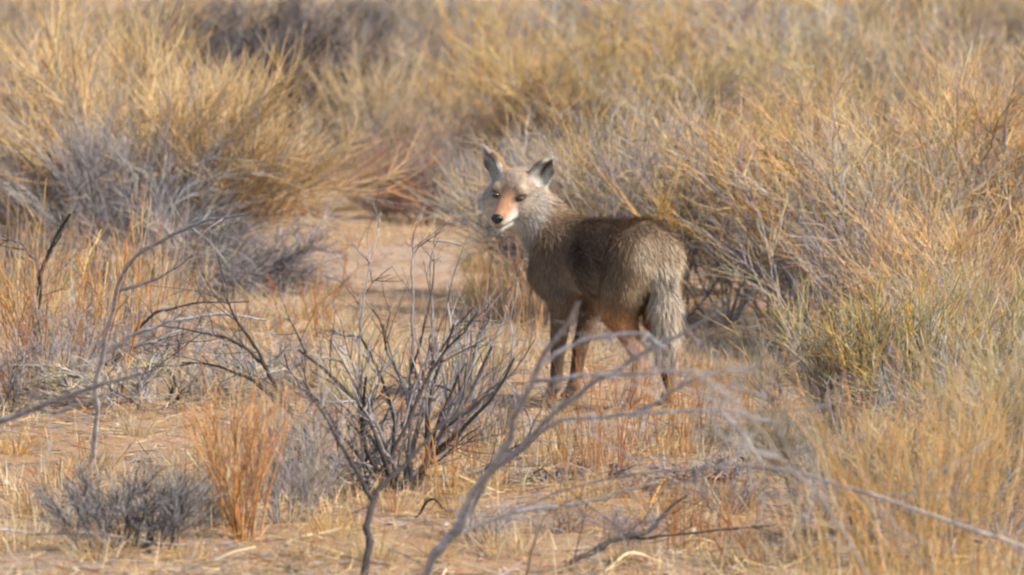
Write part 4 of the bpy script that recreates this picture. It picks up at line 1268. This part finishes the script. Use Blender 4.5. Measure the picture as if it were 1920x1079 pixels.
tuft(914, 1480, 900, 130, "olive grass clump at the foot of the lower right brush", n=200, stalks=8, pal=GREENISH + STRAW, pal_stalk=RUSTY, w=.008, base_r=.5, spread=.7)
tuft(916, 1440, 1040, 130, "dry grass clump at the bottom edge right of the crooked branch", n=200, stalks=12, pal=STRAW + BROWN, pal_stalk=RUSTY, w=.008, base_r=.55, spread=.8)

for kind, px, py, h, w, lab in [("bare0", 900, 1010, 110, 1.5, "low dead shrub at the bottom edge between the two rising branches"), ("bare1", 1040, 990, 90, 1.6, "low dead shrub at the bottom, right of the diagonal branch"),
                                ("bare0", 1180, 1000, 80, 1.8, "low dead shrub round the crooked branch at the bottom"), ("bare1", 1360, 960, 110, 1.5, "low dead shrub under the fallen stalks at lower right"),
                                ("bare1", 560, 930, 120, 1.4, "low dead shrub behind the rusty orange shrub"), ("bare0", 420, 760, 110, 1.8, "low dead shrub at the right end of the arching branches"),
                                ("bare0", 330, 700, 150, 1.6, "sparse dead shrub under the arching branches at left"), ("bare1", 470, 740, 150, 1.5, "sparse dead shrub left of the dark arching branch"),
                                ("bare1", 150, 985, 90, 1.5, "low dead shrub left of the smoky grey bush"), ("bare0", 930, 830, 130, 1.2, "sparse dead shrub between the centre shrub and the diagonal branch")]:
    shrub(kind, px, py, h, lab, wide=w)

# small straw tufts on the open sand
rgt = np.random.default_rng(55)
zones = [("small straw tuft on the open sand at lower left", [(30, 850), (110, 900), (60, 960), (170, 870), (330, 860), (250, 820), (400, 850), (15, 1040), (185, 1060), (350, 1060)]),
         ("small straw tuft below the centre shrub along the bottom", [(620, 1000), (740, 960), (820, 1040), (900, 930), (580, 1050), (950, 1030), (860, 960), (700, 1060)]),
         ("small straw tuft between the coyote's feet and the bottom edge", [(1010, 860), (1080, 960), (1150, 940), (1230, 970), (1175, 1040), (1335, 1040), (1300, 980), (1380, 950), (1280, 860)]),
         ("small straw tuft at the near edge of the sandy clearing", [(560, 600), (640, 620), (470, 620), (720, 640), (820, 620), (520, 680), (600, 720), (440, 720)])]
ORD = ['leftmost', 'second from left', 'third from left', 'fourth from left', 'fifth from left', 'sixth from left', 'seventh from left', 'eighth from left', 'ninth from left']
k = 0
for lab, spots in zones:
    spots = sorted(spots)
    for oi_, (px, py) in enumerate(spots):
        k += 1
        nth = ORD[oi_] if oi_ < len(spots) - 1 else 'rightmost'
        lab_ = nth + lab.replace('small straw tuft', ' of the small straw tufts')
        if k <= 4:
            o = make_tuft(950 + k, 1.0, 130, .9, pal=STRAW + GOLD + (GREYW[:2] if k % 2 else RUSTY[2:3]), base_r=.5, w=.016, stalks=4, sr=.014)
            PROTO["small%d" % (k - 1)] = o
        else:
            o = PROTO["small%d" % rgt.integers(4)].copy(); COL.objects.link(o)
        own(o, px, py, rgt.uniform(45, 90), lab_, lab.replace("small straw tuft", "straw tufts"), "grass", "grass_tuft", rgt.uniform(0, 6), rgt.uniform(.9, 1.5))


# ------------------------------------------------------------------ uncountable ground cover
def in_view(rng, n, y0, y1):
    y = y0 + (y1 - y0) * rng.random(n) ** 1.3
    x = (rng.random(n) * 2 - 1) * (0.085 * y + 0.7)
    return x, y


def patchy(x, y, s, ph):
    return 0.5 + 0.25 * (np.sin(s * x * 1.7 + ph) * np.sin(s * y + 1.7 * ph) + np.sin(s * 0.63 * x - s * .8 * y + 2.3 * ph)) + .12 * np.sin(s * 3.1 * x + s * 2.3 * y + ph)


def bare(x, y):
    """1 on the bare sandy clearing behind the coyote's head"""
    c = on_ground(720, 500)
    return np.exp(-(((x - c[0]) / 0.75) ** 2 + ((y - c[1]) / 3.0) ** 2))


def ground_cover():
    rng = np.random.default_rng(31)
    # fallen straw and twig bits
    n = 75000
    x, y = in_view(rng, n, 13.0, 42.0)
    keep = rng.random(n) < np.clip(patchy(x, y, 2.3, 1.0) * 1.5 + .05, .2, 1) * (1 - .85 * bare(x, y))
    x, y = x[keep], y[keep]; n = len(x)
    a = rng.uniform(0, 2 * math.pi, n)
    d = np.stack([np.cos(a), np.sin(a), rng.normal(size=n) * .22], -1)
    st = np.stack([x, y, ground_z(x, y) + rng.uniform(.002, .014, n)], -1)
    P = walk(rng, st, d, rng.uniform(.03, .14, n), 3, .12, 0)
    P[:, :, 2] = np.maximum(P[:, :, 2], ground_z(P[:, :, 0], P[:, :, 1]) + .003)
    s = Strands()
    s.ribbon(P, np.full((n, 3), .0026) * rng.uniform(.5, 1.5, (n, 1)), fade(pick(rng, n, STRAW + GREYW + BROWN + RUSTY), pick(rng, n, STRAW + GREYW + RUSTY + BROWN[:1]), n, 3, rng, .2), rng)
    o = new_obj("ground_litter", s.mesh("ground_litter", M_GRASS))
    tag(o, "fallen straw and twig bits strewn over the sand", "litter", kind="stuff")
    # short dry grass
    n = 110000
    x, y = in_view(rng, n, 13.5, 40.0)
    keep = rng.random(n) < np.clip(patchy(x, y, 1.9, 4.0) * 2.3 - 1.0, 0.02, 1) * (1 - .97 * bare(x, y))
    x, y = x[keep], y[keep]; n = len(x)
    a = rng.uniform(0, 2 * math.pi, n); th = rng.uniform(.05, .7, n)
    d = np.stack([np.sin(th) * np.cos(a), np.sin(th) * np.sin(a), np.cos(th)], -1)
    st = np.stack([x, y, ground_z(x, y) - .005], -1)
    P = walk(rng, st, d, rng.uniform(.03, .12, n), 4, .1, -.08)
    s = Strands()
    s.ribbon(P, np.array([[.0026, .0024, .0018, .0005]]) * rng.uniform(.6, 1.3, (n, 1)), fade(pick(rng, n, STRAW + GOLD + GREENISH[:1]), pick(rng, n, STRAW), n, 4, rng, .18), rng)
    o = new_obj("short_grass", s.mesh("short_grass", M_GRASS))
    tag(o, "short dry yellow grass patches on the sand", "grass", kind="stuff")
    # gravel
    n = 9000
    x, y = in_view(rng, n, 13.0, 34.0)
    t = (1 + 5 ** .5) / 2
    ico = norm(np.array([(-1, t, 0), (1, t, 0), (-1, -t, 0), (1, -t, 0), (0, -1, t), (0, 1, t), (0, -1, -t), (0, 1, -t), (t, 0, -1), (t, 0, 1), (-t, 0, -1), (-t, 0, 1)], float))
    icf = np.array([(0, 11, 5), (0, 5, 1), (0, 1, 7), (0, 7, 10), (0, 10, 11), (1, 5, 9), (5, 11, 4), (11, 10, 2), (10, 7, 6), (7, 1, 8),
                    (3, 9, 4), (3, 4, 2), (3, 2, 6), (3, 6, 8), (3, 8, 9), (4, 9, 5), (2, 4, 11), (6, 2, 10), (8, 6, 7), (9, 8, 1)])
    r = np.minimum(.003 + rng.exponential(.0036, n), .019)
    V = ico[None] * (r[:, None, None] * rng.uniform(.6, 1.2, (n, 12, 1))) * np.array([1, 1, .65])
    V = V + np.stack([x, y, ground_z(x, y) + r * .25], -1)[:, None]
    Fc = icf[None] + (np.arange(n) * 12)[:, None, None]
    col = pick(rng, n, [(.45, .28, .16), (.50, .35, .22), (.40, .22, .11), (.30, .22, .16), (.48, .38, .29)])
    me = raw_mesh("gravel", V.reshape(-1, 3), None, Fc.reshape(-1, 3), np.repeat(col, 12, axis=0), False)
    me.materials.append(M_BARK)
    o = new_obj("gravel", me)
    tag(o, "small pinkish tan pebbles scattered on the sand", "gravel", kind="stuff")
    # sparse scrub that goes on beyond the band in view, in one mass
    n = 9000
    y = rng.uniform(62, 150, n); x = (rng.random(n) * 2 - 1) * (0.12 * y + 4)
    a = rng.uniform(0, 2 * math.pi, n); th = rng.uniform(.05, .7, n)
    d = np.stack([np.sin(th) * np.cos(a), np.sin(th) * np.sin(a), np.cos(th)], -1)
    P = walk(rng, np.stack([x, y, ground_z(x, y) - .02], -1), d, rng.uniform(.4, 1.2, n), 4, .1, .02)
    s = Strands()
    s.tube(P, taper(n, 4, .012, .004), fade(pick(rng, n, GREYW + GOLD + PURPLE), pick(rng, n, GOLD + STRAW), n, 4, rng, .2), 3)
    o = new_obj("distant_scrub", s.mesh("distant_scrub", M_TWIG))
    tag(o, "far scrub fading out beyond the band of bushes", "scrub", kind="stuff")


ground_cover()
